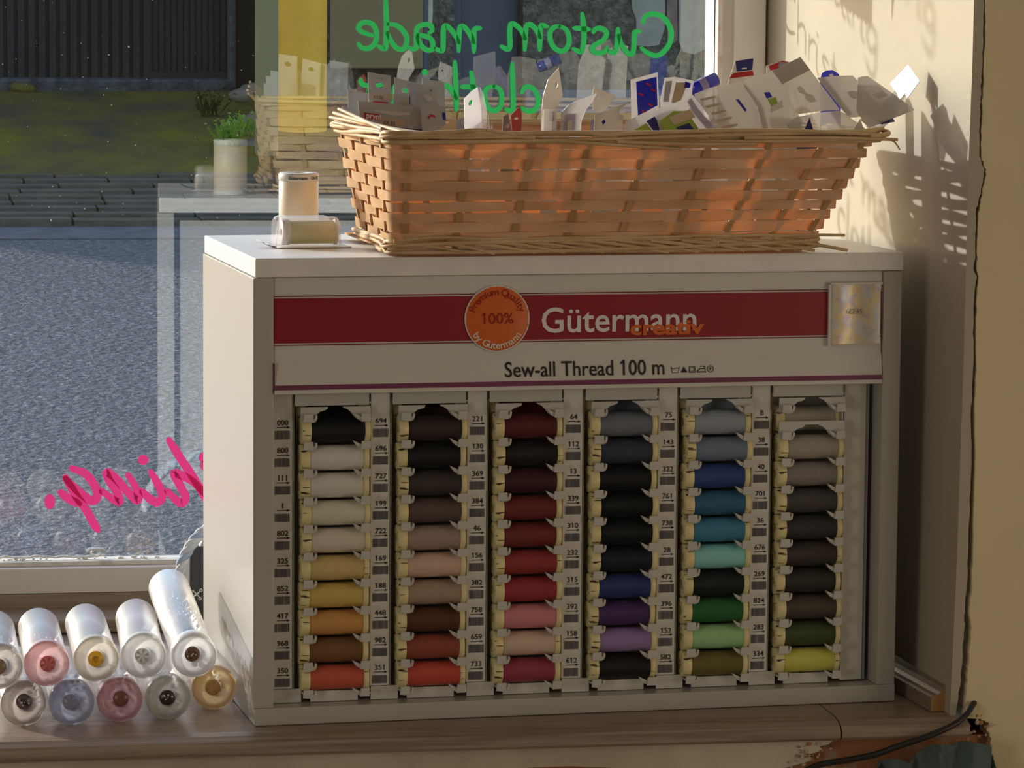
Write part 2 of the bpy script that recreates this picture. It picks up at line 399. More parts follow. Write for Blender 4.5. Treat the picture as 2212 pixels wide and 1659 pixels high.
CUSTOM = [[(0.4536,0.5769),(0.4547,0.582),(0.4599,0.5852),(0.4658,0.5855),(0.474,0.5821),(0.4803,0.573),(0.4819,0.565),(0.4797,0.5558),(0.4733,0.5478),(0.4675,0.5449),(0.4616,0.546),(0.4563,0.5488),(0.4521,0.5525)],[(0.4502,0.5685),(0.4455,0.5677),(0.445,0.5602),(0.4434,0.5471),(0.4381,0.5476),(0.4322,0.5556),(0.4292,0.5647)],[(0.4285,0.571),(0.4284,0.5613),(0.4264,0.5493),(0.4229,0.5478),(0.4194,0.5498)],[(0.404,0.5675),(0.4057,0.5703),(0.4104,0.5715),(0.4163,0.5687),(0.4169,0.5647),(0.4134,0.5595),(0.4053,0.5549),(0.403,0.5509),(0.4054,0.5481),(0.4112,0.5473),(0.4165,0.5492),(0.4176,0.5527)],[(0.3928,0.5856),(0.394,0.576),(0.3948,0.5623),(0.3931,0.5497),(0.3896,0.5488),(0.3844,0.5514)],[(0.3848,0.5714),(0.3923,0.5708),(0.3999,0.5703)],[(0.3702,0.573),(0.376,0.5707),(0.3796,0.5645),(0.3797,0.5565),(0.3762,0.5502),(0.371,0.5491),(0.3646,0.553),(0.361,0.561),(0.3615,0.5684),(0.3661,0.5726),(0.3702,0.573)],[(0.358,0.5729),(0.3528,0.574),(0.3516,0.5712),(0.3511,0.5609),(0.3509,0.5501)],[(0.3511,0.5621),(0.347,0.57),(0.3412,0.5748),(0.3377,0.5728),(0.3366,0.5643),(0.3361,0.55)],[(0.3363,0.5609),(0.3319,0.5694),(0.3261,0.5747),(0.3221,0.5747),(0.321,0.5665),(0.3216,0.5551),(0.3199,0.5505),(0.3159,0.5517),(0.313,0.5534)],[(0.2922,0.5708),(0.2865,0.5696),(0.2859,0.5606),(0.286,0.5478)],[(0.2859,0.5568),(0.2804,0.5673),(0.2742,0.5728),(0.2715,0.568),(0.271,0.5485)],[(0.271,0.5568),(0.2651,0.5672),(0.259,0.5727),(0.256,0.5702),(0.2554,0.5507),(0.2519,0.5492),(0.2478,0.5514)],[(0.2421,0.5661),(0.2447,0.5689),(0.243,0.5736),(0.2364,0.574),(0.2303,0.5707),(0.2294,0.5605),(0.2294,0.5521),(0.2261,0.5502),(0.2224,0.5516)],[(0.2308,0.5642),(0.2364,0.5633),(0.2431,0.5606),(0.2455,0.5559),(0.245,0.5503),(0.2403,0.5494),(0.2356,0.5522),(0.2318,0.5577),(0.2303,0.5624)],[(0.1994,0.5984),(0.1996,0.5882),(0.2001,0.5743),(0.1997,0.5585),(0.1993,0.5511),(0.196,0.551),(0.1922,0.5531)],[(0.2015,0.5743),(0.2072,0.5739),(0.2138,0.5706),(0.2195,0.5632),(0.22,0.5567),(0.2176,0.5511),(0.2139,0.5497),(0.2092,0.552),(0.2044,0.5585),(0.2011,0.5659)],[(0.173,0.5556),(0.1753,0.5519),(0.181,0.5505),(0.1866,0.5529),(0.1903,0.5594),(0.1903,0.5668),(0.1874,0.5733),(0.1809,0.576),(0.1752,0.5746),(0.1729,0.5704),(0.1753,0.5672),(0.1809,0.5649),(0.1861,0.5635)]]
CLOTHING = [[(0.3336,0.5084),(0.3353,0.5124),(0.3393,0.5144),(0.3452,0.5119),(0.3493,0.505),(0.3499,0.4982),(0.3471,0.4925),(0.3419,0.4902),(0.3372,0.4913),(0.3343,0.4936)],[(0.3239,0.5369),(0.3242,0.5244),(0.3249,0.5073),(0.325,0.4936),(0.3221,0.4907),(0.318,0.4924)],[(0.3057,0.5146),(0.3115,0.5118),(0.3139,0.5038),(0.3122,0.4947),(0.3065,0.4907),(0.3007,0.4935),(0.2971,0.5015),(0.2971,0.5095),(0.3005,0.5135),(0.3057,0.5146)],[(0.2834,0.5282),(0.2849,0.5185),(0.2855,0.5072),(0.2844,0.4958),(0.2816,0.4923),(0.2775,0.494)],[(0.2739,0.514),(0.2803,0.514),(0.2878,0.5138)],[(0.2673,0.5383),(0.2679,0.5234),(0.2689,0.5047),(0.269,0.4916)],[(0.2689,0.5028),(0.2642,0.5103),(0.2603,0.5149),(0.257,0.5149),(0.2547,0.5103),(0.2543,0.4953),(0.251,0.4916)],[(0.2378,0.5284),(0.238,0.5277)],[(0.2395,0.5139),(0.2391,0.5046),(0.2382,0.4934),(0.2349,0.4915)],[(0.2235,0.5139),(0.223,0.5046),(0.2226,0.4924)],[(0.2231,0.5036),(0.2197,0.5111),(0.214,0.5153),(0.2093,0.5148),(0.2075,0.5064),(0.2075,0.4952),(0.2038,0.4915)],[(0.198,0.5157),(0.1905,0.5147),(0.1839,0.5091),(0.183,0.5008),(0.1868,0.4942),(0.1934,0.4943),(0.199,0.5017),(0.1999,0.5101),(0.198,0.5157)],[(0.1839,0.5138),(0.1825,0.5045),(0.1812,0.4905),(0.1831,0.4812),(0.1897,0.4784),(0.1972,0.4812)],[(0.183,0.5147),(0.1783,0.5156),(0.1754,0.518),(0.1754,0.5207)]]
HING = [[(-0.011,0.1713),(-0.0007,0.1545),(0.0115,0.1359),(0.0249,0.1135),(0.0347,0.096)],[(0.0261,0.1147),(0.0127,0.1297),(-0.0007,0.1373),(-0.0062,0.138),(0.0005,0.125),(0.0047,0.115),(0.0017,0.1095),(-0.0044,0.1127),(-0.013,0.1215)],[(-0.0287,0.1402),(-0.0203,0.1253),(-0.0179,0.1154),(-0.0227,0.1105),(-0.03,0.1143),(-0.0373,0.1218)],[(-0.0372,0.1544),(-0.035,0.1503)],[(-0.0506,0.1374),(-0.0434,0.1256),(-0.041,0.1158),(-0.0428,0.1127),(-0.0507,0.1208),(-0.0628,0.1345),(-0.0712,0.1408),(-0.0694,0.1334),(-0.0616,0.121),(-0.0592,0.1117),(-0.0647,0.1137),(-0.0762,0.1224)],[(-0.1051,0.145),(-0.0918,0.1393),(-0.0828,0.1275),(-0.0804,0.1176),(-0.0847,0.1128),(-0.0919,0.1166),(-0.1016,0.1253),(-0.1112,0.1353)],[(-0.1112,0.1365),(-0.1016,0.1192),(-0.092,0.1055),(-0.0848,0.0919),(-0.0802,0.0844)],[(-0.1161,0.1218),(-0.1065,0.1143),(-0.098,0.1105)],[(-0.1288,0.1165),(-0.124,0.1091)],[(0.0213,0.1555),(0.0249,0.1517)],[(0.0215,0.1475),(0.0274,0.1443)]]# ------------------------------------------------------------------ the room shell
def poly_px(pts, Y): return [atY(x, y, Y) for x, y in pts]
FRONT = -.58
struct('floor', MB().box(-2.6, 2.2, -4.7, -.57, -1.0, -.95), 'floorm')
struct('ceiling', MB().box(-2.6, 2.2, -4.7, .3, 1.75, 1.8), 'ceil')
struct('wall_back', MB().box(-2.6, 2.2, -4.75, -4.65, -.95, 1.75), 'room_wall')
struct('wall_left', MB().box(-2.65, -2.55, -4.7, .3, -.95, 1.75), 'side_wall')
struct('wall_right', MB().box(2.15, 2.25, -4.7, -.4, -.95, 1.75), 'side_wall')
for k_, (xw, yw, zw) in enumerate(((2.135, -2.15, .22), (-2.535, -2.3, .30))):  # unseen window frames, made up to go with the fill lamps
    b = MB()
    for s_ in (-1, 1): b.box(xw - .015, xw + .015, yw + s_ * .70 - .05, yw + s_ * .70 + .05, zw - .75, zw + .75); b.box(xw - .015, xw + .015, yw - .65, yw + .65, zw + s_ * .70 - .05, zw + s_ * .70 + .05)
    struct('window_%d' % (k_ + 2), b, 'frame')
# reveal: from the window stile to the ragged plaster edge
edge_px = [(2104, -120), (2104, 0), (2101, 120), (2096, 260), (2091, 380), (2088, 500), (2086, 609), (2081, 800), (2074, 1000), (2067.6, 1200), (2061, 1350), (2054, 1499), (2052, 1542)]
eP = [atY(x, y, FRONT) for x, y in edge_px]
eP = [Vector((eP[0].x, FRONT, 1.5))] + eP + [Vector((eP[-1].x, FRONT, -.02))]
mb = MB(); nseg = 6; vs = []
for p in eP:
    for i in range(nseg + 1):
        t = i / nseg; vs.append((.570 + (p.x - .570) * t, .06 + (FRONT - .06) * t, p.z))
mb.add(vs, [(i * (nseg + 1) + j, i * (nseg + 1) + j + 1, (i + 1) * (nseg + 1) + j + 1, (i + 1) * (nseg + 1) + j) for i in range(len(eP) - 1) for j in range(nseg)], 0)
struct('wall_reveal', mb, 'cream_wall')
crack = [(2128, -120), (2128, 0), (2126, 60), (2125, 128), (2122.5, 175), (2121, 220), (2119, 270), (2117, 338), (2125, 356), (2128, 371), (2126, 395), (2117, 433), (2111, 459), (2109, 520), (2108, 583), (2113, 600), (2107, 640), (2105, 720), (2106, 800), (2102, 900), (2103, 1000), (2100, 1100), (2096, 1200), (2093, 1283), (2090, 1320), (2091, 1366), (2085, 1435), (2082, 1470), (2079, 1504), (2072, 1554)]
cwid = [3, 3, 4, 3, 6, 4, 5, 3, 3, 3.5, 2.5, 3, 7, 5, 6, 3, 8, 7, 8, 8, 8, 9, 10.5, 11, 10, 14, 15, 14, 17, 22]
jit = [R(-1.2, 1.2) for _ in crack]
cL = [atY(x - w_ / 2 + j, y, FRONT) for (x, y), w_, j in zip(crack, cwid, jit)]
cR = [atY(x + w_ / 2 + j * .6, y, FRONT) for (x, y), w_, j in zip(crack, cwid, jit[::-1])]
# subdivide the crack edges raggedly
def ragged(P, k=5, a=.0006):
    out = []
    for i in range(len(P) - 1):
        for j in range(k):
            q = P[i].lerp(P[i + 1], j / k); out.append(Vector((q.x + R(-a, a), q.y, q.z)))
    return out + [P[-1]]
cL, cR = ragged(cL), ragged(cR)
cL[0].z = cR[0].z = 1.5
def strip_between(mb, A_, B_, d, m=0):
    # wall skin between two edge polylines resampled by height
    def at(P, z):
        for i in range(len(P) - 1):
            if P[i].z >= z >= P[i + 1].z:
                t = (P[i].z - z) / max(1e-9, P[i].z - P[i + 1].z); return P[i].lerp(P[i + 1], t)
        return P[0] if z > P[0].z else P[-1]
    zs = sorted({round(p.z, 5) for p in A_} | {round(p.z, 5) for p in B_}, reverse=True)
    a = [at(A_, z) for z in zs]; b = [at(B_, z) for z in zs]; n = len(zs); D_ = Vector((0, d, 0))
    vs = [Vector((p.x, p.y, z)) for p, z in zip(a, zs)] + [Vector((p.x, p.y, z)) for p, z in zip(b, zs)]
    vs2 = [v + D_ for v in vs]; o = 2 * n; fs = []
    for i in range(n - 1):
        fs += [(i, n + i, n + i + 1, i + 1), (i, i + 1, o + i + 1, o + i), (n + i, o + n + i, o + n + i + 1, n + i + 1)]
    mb.add(vs + vs2, fs, m)
struct('trim_1', (lambda b: (strip_between(b, eP[:-1], cL, .03), b)[1])(MB()), 'cream_wall')
xr = 2.2
notch = [(2098, 1530), (2112, 1535), (2128, 1545), (2120, 1556), (2136, 1560), (2133, 1575), (2140, 1590), (2137, 1612), (2146, 1640), (2142, 1665), (2150, 1800)]
nP = ragged([cR[-1]] + [atY(x, y, FRONT) for x, y in notch], 4, .0012)
mb = MB(); strip_between(mb, cR + nP[1:], [Vector((xr, FRONT, 1.5)), Vector((xr, FRONT, -.95))], .03)
struct('wall_front', mb, 'buff_wall')
struct('wall_core', MB().box(.632, 2.2, -.548, -.50, -.95, 1.5), 'void')
struct('wall_over_window', MB().box(-2.6, 2.2, -.58, .25, 1.42, 1.76), 'room_wall')
struct('wall_beside_window', MB().box(-2.6, -1.55, -.58, .25, -.95, 1.45), 'room_wall')
# below the sill: plaster that breaks off, brick behind
lowtop = [(-400, 1600), (0, 1640), (549, 1630), (1000, 1612), (1600, 1598), (1795, 1592)]
lowrag = [(1800, 1600), (1792, 1608), (1770, 1612), (1780, 1622), (1745, 1630), (1760, 1642), (1720, 1652), (1690, 1660), (1600, 1668), (1400, 1662), (1230, 1655), (1000, 1664), (900, 1700), (-400, 1720)]
P = [atY(x, y, -.585) for x, y in lowtop] + ragged([atY(x, y, -.585) for x, y in lowrag], 3, .001)
P[0].x = -2.6; P[-1].x = -2.6
struct('wall_under_sill', MB().prism(P, (0, .03, 0)), 'plaster_low')
struct('wall_brick_core', MB().box(-2.6, .66, -.570, -.51, -.95, -.02), 'brick')
struct('wall_lower_render', MB().box(-2.6, .40, -.580, -.55, -.95, -.042), mat('grey_render', (.30, .28, .25), .9, .1, c2=(.55, .52, .46), scale=60, bump=.8))
# sill board with a rounded nose, in two lengths with an open joint
def sill(x0, x1):
    pr = [(.05, 0), (-.3, 0), (-.573, 0), (-.585, -.001), (-.594, -.0045), (-.598, -.009), (-.598, -.0135), (-.594, -.0165), (-.57, -.0175), (.05, -.0175)]
    b = MB(); n = len(pr)
    b.add([(x0, y, z) for y, z in pr] + [(x1, y, z) for y, z in pr], [tuple(range(n)), tuple(range(2 * n - 1, n - 1, -1))] + [(i, (i + 1) % n, n + (i + 1) % n, n + i) for i in range(n)], 0)
    return b
struct('trim_2', sill(-1.6, .5085), 'sill')
struct('trim_3', sill(.5097, .621), 'sill')
struct('trim_4', MB().box(-1.6, .575, -.10, -.03, .0005, .014).box(-1.6, .575, -.03, .05, .0005, .030), 'sill', bevel=.002)
# moulding along the foot of the reveal
wd = (Vector((.6128, -.575, 0)) - Vector((.572, 0, 0))).normalized(); wn = Vector((-abs(wd.y), -wd.x * -1 * 0 - .0, 0)); wn = Vector((wd.y, -wd.x, 0))
if wn.x > 0: wn = -wn
prof = [(0, 0), (.017, 0), (.017, .0125), (.0155, .0138), (.0115, .0145), (.008, .0165), (.0055, .0195), (.004, .0225), (.003, .0245), (0, .0245)]
a0 = Vector((.6128, -.566, .0005)); a1 = Vector((.577, -.05, .0005)); n = len(prof)
pts = [a0 + wn * (u + .0006) + Vector((0, 0, v)) for u, v in prof] + [a1 + wn * (u + .0006) + Vector((0, 0, v)) for u, v in prof]
mb = MB().add(pts, [tuple(range(2 * n - 1, n - 1, -1))] + [(i, (i + 1) % n, n + (i + 1) % n, n + i) for i in range(n)], 0)
mb.add(pts[:n], [tuple(range(n))], 1)
struct('baseboard_right', mb, [mat('foil_wood_moulding', (.26, .20, .15), .22, .8, c2=(.32, .25, .19), scale=5, stretch=(40, 2, 40)), 'mdf'])
# ------------------------------------------------------------------ window
win = bpy.data.objects.new('window_1', None); COL.objects.link(win); win['kind'] = 'structure'; win['label'] = 'large shop window with pale painted frame'; win['category'] = 'window'
obj('bottom_rail', MB().box(-1.55, .57, -.03, .04, .026, .052), 'rail_bounce', win, bevel=.0015)
obj('glazing_bead', MB().box(-1.5, .526, -.018, -.002, .052, .0565), 'bead', win, bevel=.001)
obj('glazing_bead', MB().box(.5245, .5295, -.02, -.002, .0565, 1.4), 'bead', win, bevel=.001)
obj('stile', MB().box(.5245, .545, -.010, .04, .052, 1.42).box(.540, .5725, -.022, .04, .052, 1.42), 'frame', win, bevel=.002)
obj('stile', MB().box(-1.57, -1.5, -.022, .04, .052, 1.42), 'frame', win, bevel=.002)
obj('top_rail', MB().box(-1.55, .57, -.022, .04, 1.36, 1.42), 'frame', win, bevel=.002)
obj('pane', MB().add([(-1.5, 0, .05), (.53, 0, .05), (.53, 0, 1.37), (-1.5, 0, 1.37)], [(0, 1, 2, 3)]), 'glass', win)
# old putty and string lying along the foot of the pane
mb = MB()
mb.tube(smooth3([Vector((-.175 + .006 * i, -.004 + R(-.001, .001), .0590 + R(-.0009, .0012))) for i in range(18)]), .0008, 5)
mb.tube([Vector((-.078 + math.cos(a * .7) * .006 - a * .0006, -.006, .0625 + math.sin(a * .7) * .0036)) for a in range(14)], .0009, 5)
for i in range(26): mb.sphere((R(-.175, -.02), R(-.012, -.004), .0572 + R(0, .001)), R(.0006, .0016), 6, 4, 0, (R(1, 3), 1, .7))
tag(obj('putty_string', mb, 'bead'), 'dried putty and knotted string along the foot of the pane', 'string', kind='stuff')
mb = MB()
for i in range(85):
    p = atY(R(0, 560), R(0, 460) if i < 65 else R(400, 1000), -.0012); r_ = R(.00018, .0005) * (1.6 if R(0, 1) > .9 else 1)
    mb.sphere(p, r_, 6, 4, 0, (1, .3, R(1, 1.6)))
tag(obj('dust_specks', mb, 'dust'), 'pale dust specks scattered over the left of the pane', 'dust', kind='stuff')
def on_glass(u, v): return (u, -.0022, v)
def lettering(strokes, wd_, m, name, label):
    b = MB(); dz = [0.0]
    def on_glass(u, v): return (u, -.0022 - dz[0], v)
    for s_ in strokes:
        dz[0] += .00003
        if len(s_) == 2 and math.dist(*s_) < .011:
            c = ((s_[0][0] + s_[1][0]) / 2, (s_[0][1] + s_[1][1]) / 2); l = max(wd_ * .62, math.dist(*s_) * .62 + wd_ * .25)
            b.add([on_glass(c[0] + math.cos(a * .4488) * wd_ * .62, c[1] + math.sin(a * .4488) * l) for a in range(14)], [tuple(range(14))])
        else: b.stroke(s_, wd_, on_glass, None)
    return tag(obj(name, b, m), label, 'lettering')
lettering(CUSTOM, .0050, 'green_vinyl', 'window_lettering', 'green mirrored script reading Custom made on the pane')
lettering(CLOTHING, .0050, 'green_vinyl', 'window_lettering', 'green mirrored script reading clothing, half behind the packets')
lettering(HING, .0082, 'pink_vinyl', 'window_lettering', 'bright pink mirrored script ending in hing and a full stop')
# writing higher on the pane: only its shadow on the reveal is seen
G = {'C': ([[(1.0, 1.45), (.75, 1.75), (.35, 1.65), (.05, 1.0), (.15, .25), (.55, 0), (1.0, .25)]], 1.25), 'h': ([[(0, 1.8), (0, 0)], [(0, .6), (.3, 1), (.58, .85), (.62, 0)]], .9),
     'r': ([[(0, 1), (0, 0)], [(0, .6), (.25, .95), (.5, 1)]], .62), 'i': ([[(0, 1), (0, .15), (.18, 0)], [(0, 1.4), (.04, 1.48)]], .36), 's': ([[(.55, .9), (.3, 1), (.08, .8), (.5, .35), (.35, .02), (0, .12)]], .75),
     't': ([[(.2, 1.6), (.2, .15), (.45, 0)], [(0, 1.1), (.45, 1.1)]], .6), 'e': ([[(.05, .5), (.55, .6), (.45, .95), (.15, .9), (0, .45), (.25, 0), (.6, .2)]], .75), 'n': ([[(0, 1), (0, 0)], [(0, .6), (.3, 1), (.58, .85), (.6, .15), (.8, 0)]], .95),
     'g': ([[(.62, .9), (.3, 1), (0, .5), (.25, .05), (.6, .4)], [(.64, 1), (.6, -.6), (.2, -.75), (0, -.5)]], .85), 'd': ([[(.62, .85), (.3, 1), (0, .5), (.2, .02), (.6, .4)], [(.64, 1.85), (.64, .1), (.85, 0)]], 1.0),
     'W': ([[(0, 1.7), (.3, 0), (.6, 1.3), (.9, 0), (1.2, 1.7)]], 1.4), 'a': ([[(.55, .9), (.25, 1), (0, .5), (.2, .02), (.55, .4)], [(.58, 1), (.56, .1), (.75, 0)]], .85)}
def write(word, x0, z0, xh, sx):
    out = []; u = 0
    for ch in word:
        st, adv = G[ch]
        for s_ in st: out.append([(x0 - (u + p[0]) * xh * sx, z0 + p[1] * xh) for p in s_])
        u += adv
    return out
lettering(write('Christen', .519, .6045, .024, 1.5), .0042, 'green_vinyl', 'window_lettering', 'green script line higher on the pane, its shadow on the cream reveal')
lettering(write('Wedding', .498, .690, .024, 1.6), .0042, 'green_vinyl', 'window_lettering', 'second green script line higher on the pane, shading the cream reveal')
lettering(write('Wedding', .36, .775, .024, 1.6), .0042, 'green_vinyl', 'window_lettering', 'topmost green script line on the pane, above the frame of the photo')
# ------------------------------------------------------------------ outside: ground rising away from the window
def gz(y): return -.45 + .07 * y if y <= 6.0 else -.03 + .083 * (y - 6.0)
def ground(y0, y1, x0, x1, m, name, lift=0.0, cat=None, n=1):
    ys = [y0 + (y1 - y0) * i / n for i in range(n + 1)]
    vs = [(x, y, gz(y) + lift) for y in ys for x in (x0, x1)] + [(x, y, gz(y) - .2) for y in ys for x in (x0, x1)]; o = 2 * (n + 1)
    fs = []
    for i in range(n): a = 2 * i; fs += [(a, a + 1, a + 3, a + 2), (o + a, o + a + 2, o + a + 3, o + a + 1)]
    fs += [(0, o, o + 1, 1), (2 * n, 2 * n + 1, o + 2 * n + 1, o + 2 * n)]
    for i in range(n): a = 2 * i; fs += [(a, a + 2, o + a + 2, o + a), (a + 1, o + a + 1, o + a + 3, a + 3)]
    return struct(name, MB().add(vs, fs), m)
ground(.3, 5.78, -9, 9, 'road', 'road', 0)
ground(5.78, 6.0, -9, 9, 'kerb', 'kerb', .004)
# setts: rows of stones with open joints
mb = MB(); y = 6.0; row = 0
while y < 6.86:
    x = -2.2 - R(0, .3); d = .105
    while x < 2.2:
        l = R(.22, .34); mb.box(x, x + l - .006, y, y + d - .006, gz(y) - .05, gz(y + .05) + .018 + R(-.002, .002)); x += l
    y += d; row += 1
mb.box(-9, 9, 6.0, 6.9, gz(6) - .2, gz(6) + .006)
struct('pavement', mb, 'paver', bevel=.003)
ground(6.86, 8.92, -9, 9, 'moss', 'path', .02, n=4)
struct('trim_5', MB().box(-9, .868, 8.90, 9.02, gz(8.9) - .1, gz(8.9) + .062), 'lip', bevel=.01)
# corrugated gate: ribbed sheet, its door leaf and a post
tg = thing('corrugated_gate', 'black corrugated steel gate across the road, behind the moss', 'gate', (0, 9.05, gz(8.95)))
def ribs(x0, x1, z0, z1, pitch, dep, y):
    pr = []; x = x0
    while x < x1:
        pr += [(x, 0), (x + pitch * .62, 0), (x + pitch * .70, dep), (x + pitch * .92, dep)]; x += pitch
    pr.append((x, 0)); n = len(pr); b = MB()
    b.add([(px_, y + py_, z) for z in (z0, z1) for px_, py_ in pr], [(i, i + 1, n + i + 1, n + i) for i in range(n - 1)])
    return b
obj('corrugated_sheet', ribs(-3.4, .585, .055, 2.1, .0352, .016, 0), 'gate', tg, solid=.002)
obj('gate_leaf', ribs(.590, .872, .058, 2.1, .021, .006, .004), 'gate', tg, solid=.002)
obj('bottom_rail', MB().box(.588, .885, -.006, .03, .040, .078), 'gate', tg, bevel=.002)
obj('gate_leaf', MB().box(.850, 1.6, .035, .05, -.05, 2.1), 'gate', tg)
p = atY(501, 194, 8.95); q = atY(492, 194, 8.95); q2 = atY(507, 194, 8.95)
tp = obj('gate_post', MB().box(q.x, q2.x, 8.90, 8.98, gz(8.9) + .03, gz(8.9) + .62), 'old_post', bevel=.006)
tag(tp, 'weathered grey post at the right end of the black gate', 'post')
# pale pier and yellow pole, added in place of reflections in the pane; board
a = atY(555, 338, 7.26); b_ = atY(601, 338, 7.26); zg = gz(7.26)
t = thing('reflection_pier', 'pale grey-green pier standing in for a reflection, left of the yellow pole', 'pier', ((a.x + b_.x) / 2, 7.29, zg))
obj('shaft', MB().box(a.x - (a.x + b_.x) / 2, b_.x - (a.x + b_.x) / 2, -.03, .03, 0, 2.0), 'pier', t, bevel=.003)
obj('foot_block', MB().box(-.036, .036, -.036, .036, -.05, .012), 'rock', t, bevel=.004)
a = atY(603, 290, 7.8); b_ = atY(712, 290, 7.8); r_ = (b_.x - a.x) / 2
t = thing('reflection_pole', 'round yellow pole standing in for a reflection, beside the pale pier', 'pole', ((a.x + b_.x) / 2, 7.8 + r_, gz(7.8)))
obj('pole_shaft', MB().lathe([(r_, 0), (r_, 2.1)], n=32).lathe([(0.0, 2.1), (r_, 2.1)], n=32), 'yellow', t)
obj('collar', MB().lathe([(r_, .0), (r_ + .004, .002), (r_ + .004, .02), (r_, .024)], n=32), 'yellow', t)
WY = 8.35
wl = atY(925, 258, WY); dl = atY(980, 258, WY); dr = atY(1128, 258, WY); zb = gz(WY) - .1
mb = MB().box(1.05, dl.x, WY, WY + .3, zb, 2.6).box(dr.x, 4.2, WY, WY + .3, zb, 2.6).box(dl.x, dr.x, WY, WY + .3, 1.75, 2.6)
struct('wall_house', mb, 'pebble')
d1 = bpy.data.objects.new('door_1', None); COL.objects.link(d1); d1['kind'] = 'structure'; d1['label'] = 'dark blue house door across the road'; d1['category'] = 'door'
dm = (dr.x - dl.x); d1.location = (dl.x, WY, gz(WY))
obj('door_leaf', MB().box(.03, dm - .005, .06, .10, 0, 1.6), 'door', d1, bevel=.003)
obj('door_leaf', MB().box(.0, .028, .03, .10, 0, 1.6), 'door', d1, bevel=.003)
obj('threshold', MB().box(0, dm, .0, .12, -.06, .02), 'slab', d1)
lx = atY(716, 148, 8.2); rx = atY(916, 148, 8.2)
t = thing('board_panel', 'large olive brown board hung on the house left of the blue door', 'board', ((lx.x + rx.x) / 2, 8.25, lx.z)); hw = (rx.x - lx.x) / 2
obj('panel', MB().box(-hw, hw, -.03, .0, 0, 1.5), 'olive', t, bevel=.004)
obj('batten', MB().box(-hw + .02, -hw + .06, .0, .045, .0, 1.5).box(hw - .06, hw - .02, .0, .045, .0, 1.5), 'olive', t)
p = atY(906, 258, 8.28); q = atY(926, 258, 8.28)
tag(obj('downpipe', MB().lathe([((q.x - p.x) / 2, 0), ((q.x - p.x) / 2, 1.8)], ((p.x + q.x) / 2, 8.30, gz(8.3)), n=16), 'door'), 'dark blue-grey downpipe between the olive board and the stone wall', 'pipe')
p = atY(930, 60, 8.33)
tag(obj('corner_bead', MB().prism([(p.x - .008, 8.335, p.z + .0), (p.x + .004, 8.335, p.z - .008), (p.x + .008, 8.335, p.z + .05), (p.x + .006, 8.335, p.z + .6), (p.x - .006, 8.335, p.z + .6)], (0, .014, 0)), 'plaster_low'), 'broken pale edging strip at the corner of the stone wall', 'edging')
pt = atY(1300, 194, 8.33)
struct('trim_6', MB().box(dr.x + .004, 4.2, 8.318, 8.36, gz(8.3) - .1, pt.z), 'slab', bevel=.004)
def patch(pp, name, m):
    return struct(name, MB().prism([atY(x, y, 8.345) for x, y in pp], (0, .012, 0)), m)
pm = mat('pale_render_patch', (.34, .325, .28), .9, .1, c2=(.28, .27, .23), scale=20, bump=.6)
patch([(1362, -60), (1366, 20), (1374, 40), (1376, 98), (1400, 101), (1424, 97), (1436, 60), (1438, -60)], 'trim_7', pm)
patch([(1466, -60), (1466, 90), (1476, 112), (1500, 118), (1528, 104), (1560, 110), (1570, -60)], 'trim_8', pm)
patch([(1440, -60), (1442, 90), (1450, 96), (1464, 88), (1462, -60)], 'trim_9', mat('reddish_reflection', (.20, .13, .11), .9, .1, c2=(.26, .19, .16), scale=24))  # reddish strip painted on the wall for a reflection in the pane
# stones, mossy lump and weeds beside the pier
def stone(px_, py_, Y, r_, label, m='rock', sc=(1.3, 1, .8)):
    p = atY(px_, py_, Y); b = MB(); b.sphere((0, 0, 0), r_, 12, 8, 0, sc)
    b.v = [tuple(Vector(v) * (1 + .14 * math.sin(v[0] * 60 + v[2] * 90 + py_) + R(-.05, .05))) for v in b.v]
    o = obj('garden_stone', b, m); o.location = (p.x, p.y, p.z); o['label'] = label; o['category'] = 'stone'; o['group'] = 'stones by the gate'; return o
stone(522, 205, 8.35, .030, 'brown stone highest on the bank by the gate post')
stone(546, 192, 8.5, .028, 'brown stone against the pale pier top edge')
stone(548, 262, 7.95, .034, 'brown stone half way down the bank behind the weeds')
stone(548, 318, 7.5, .036, 'light brown stone lowest beside the foot of the pale pier')
stone(50, 190, 8.88, .034, 'low mossy brown lump at the foot of the gate', 'moss', (1.5, .8, .6))
def weed(px_, py_, Y, h, k, m, label, seed):
    random.seed(seed); p = atY(px_, py_, Y); b = MB()
    t = thing('weed', label, 'plant', (p.x, p.y, gz(p.y) + .02), group='weeds on the bank')
    for i in range(k):
        a = R(0, 6.28); l = h * R(.5, 1.15); lean = R(.15, .75); base = Vector((R(-.03, .03), R(-.03, .03), 0)); d = Vector((math.cos(a) * lean, math.sin(a) * lean, 1)).normalized()
        tip = base + d * l; side = d.cross(Vector((0, 0, 1))).normalized() * l * .05
        b.add([base - side * .4, base + side * .4, base.lerp(tip, .55) + side, tip + Vector((0, 0, -l * .15)), base.lerp(tip, .55) - side], [(0, 1, 2, 3, 4)])
        for j in range(5):
            c = base.lerp(tip, R(.3, 1)); s1 = Vector((R(-1, 1), R(-1, 1), R(-.2, .8))).normalized() * l * .16; s2 = s1.cross(d).normalized() * l * .07
            b.add([c, c + s1 * .5 + s2, c + s1, c + s1 * .5 - s2], [(0, 1, 2, 3)])
    tag(obj('foliage', b, m, t), '', '')
    for ch in t.children:
        del ch['label']; del ch['category']
    random.seed(seed + 1)
weed(492, 300, 7.50, .085, 60, 'leaf', 'bright green weed clump seen above the reflected spools', 3)
weed(530, 282, 7.72, .075, 34, 'leaf', 'second green weed clump against the brown stones', 5)
weed(455, 240, 8.2, .09, 26, 'leaf_dark', 'dark low weeds on the bank in front of the gate post', 9)
random.seed(21)
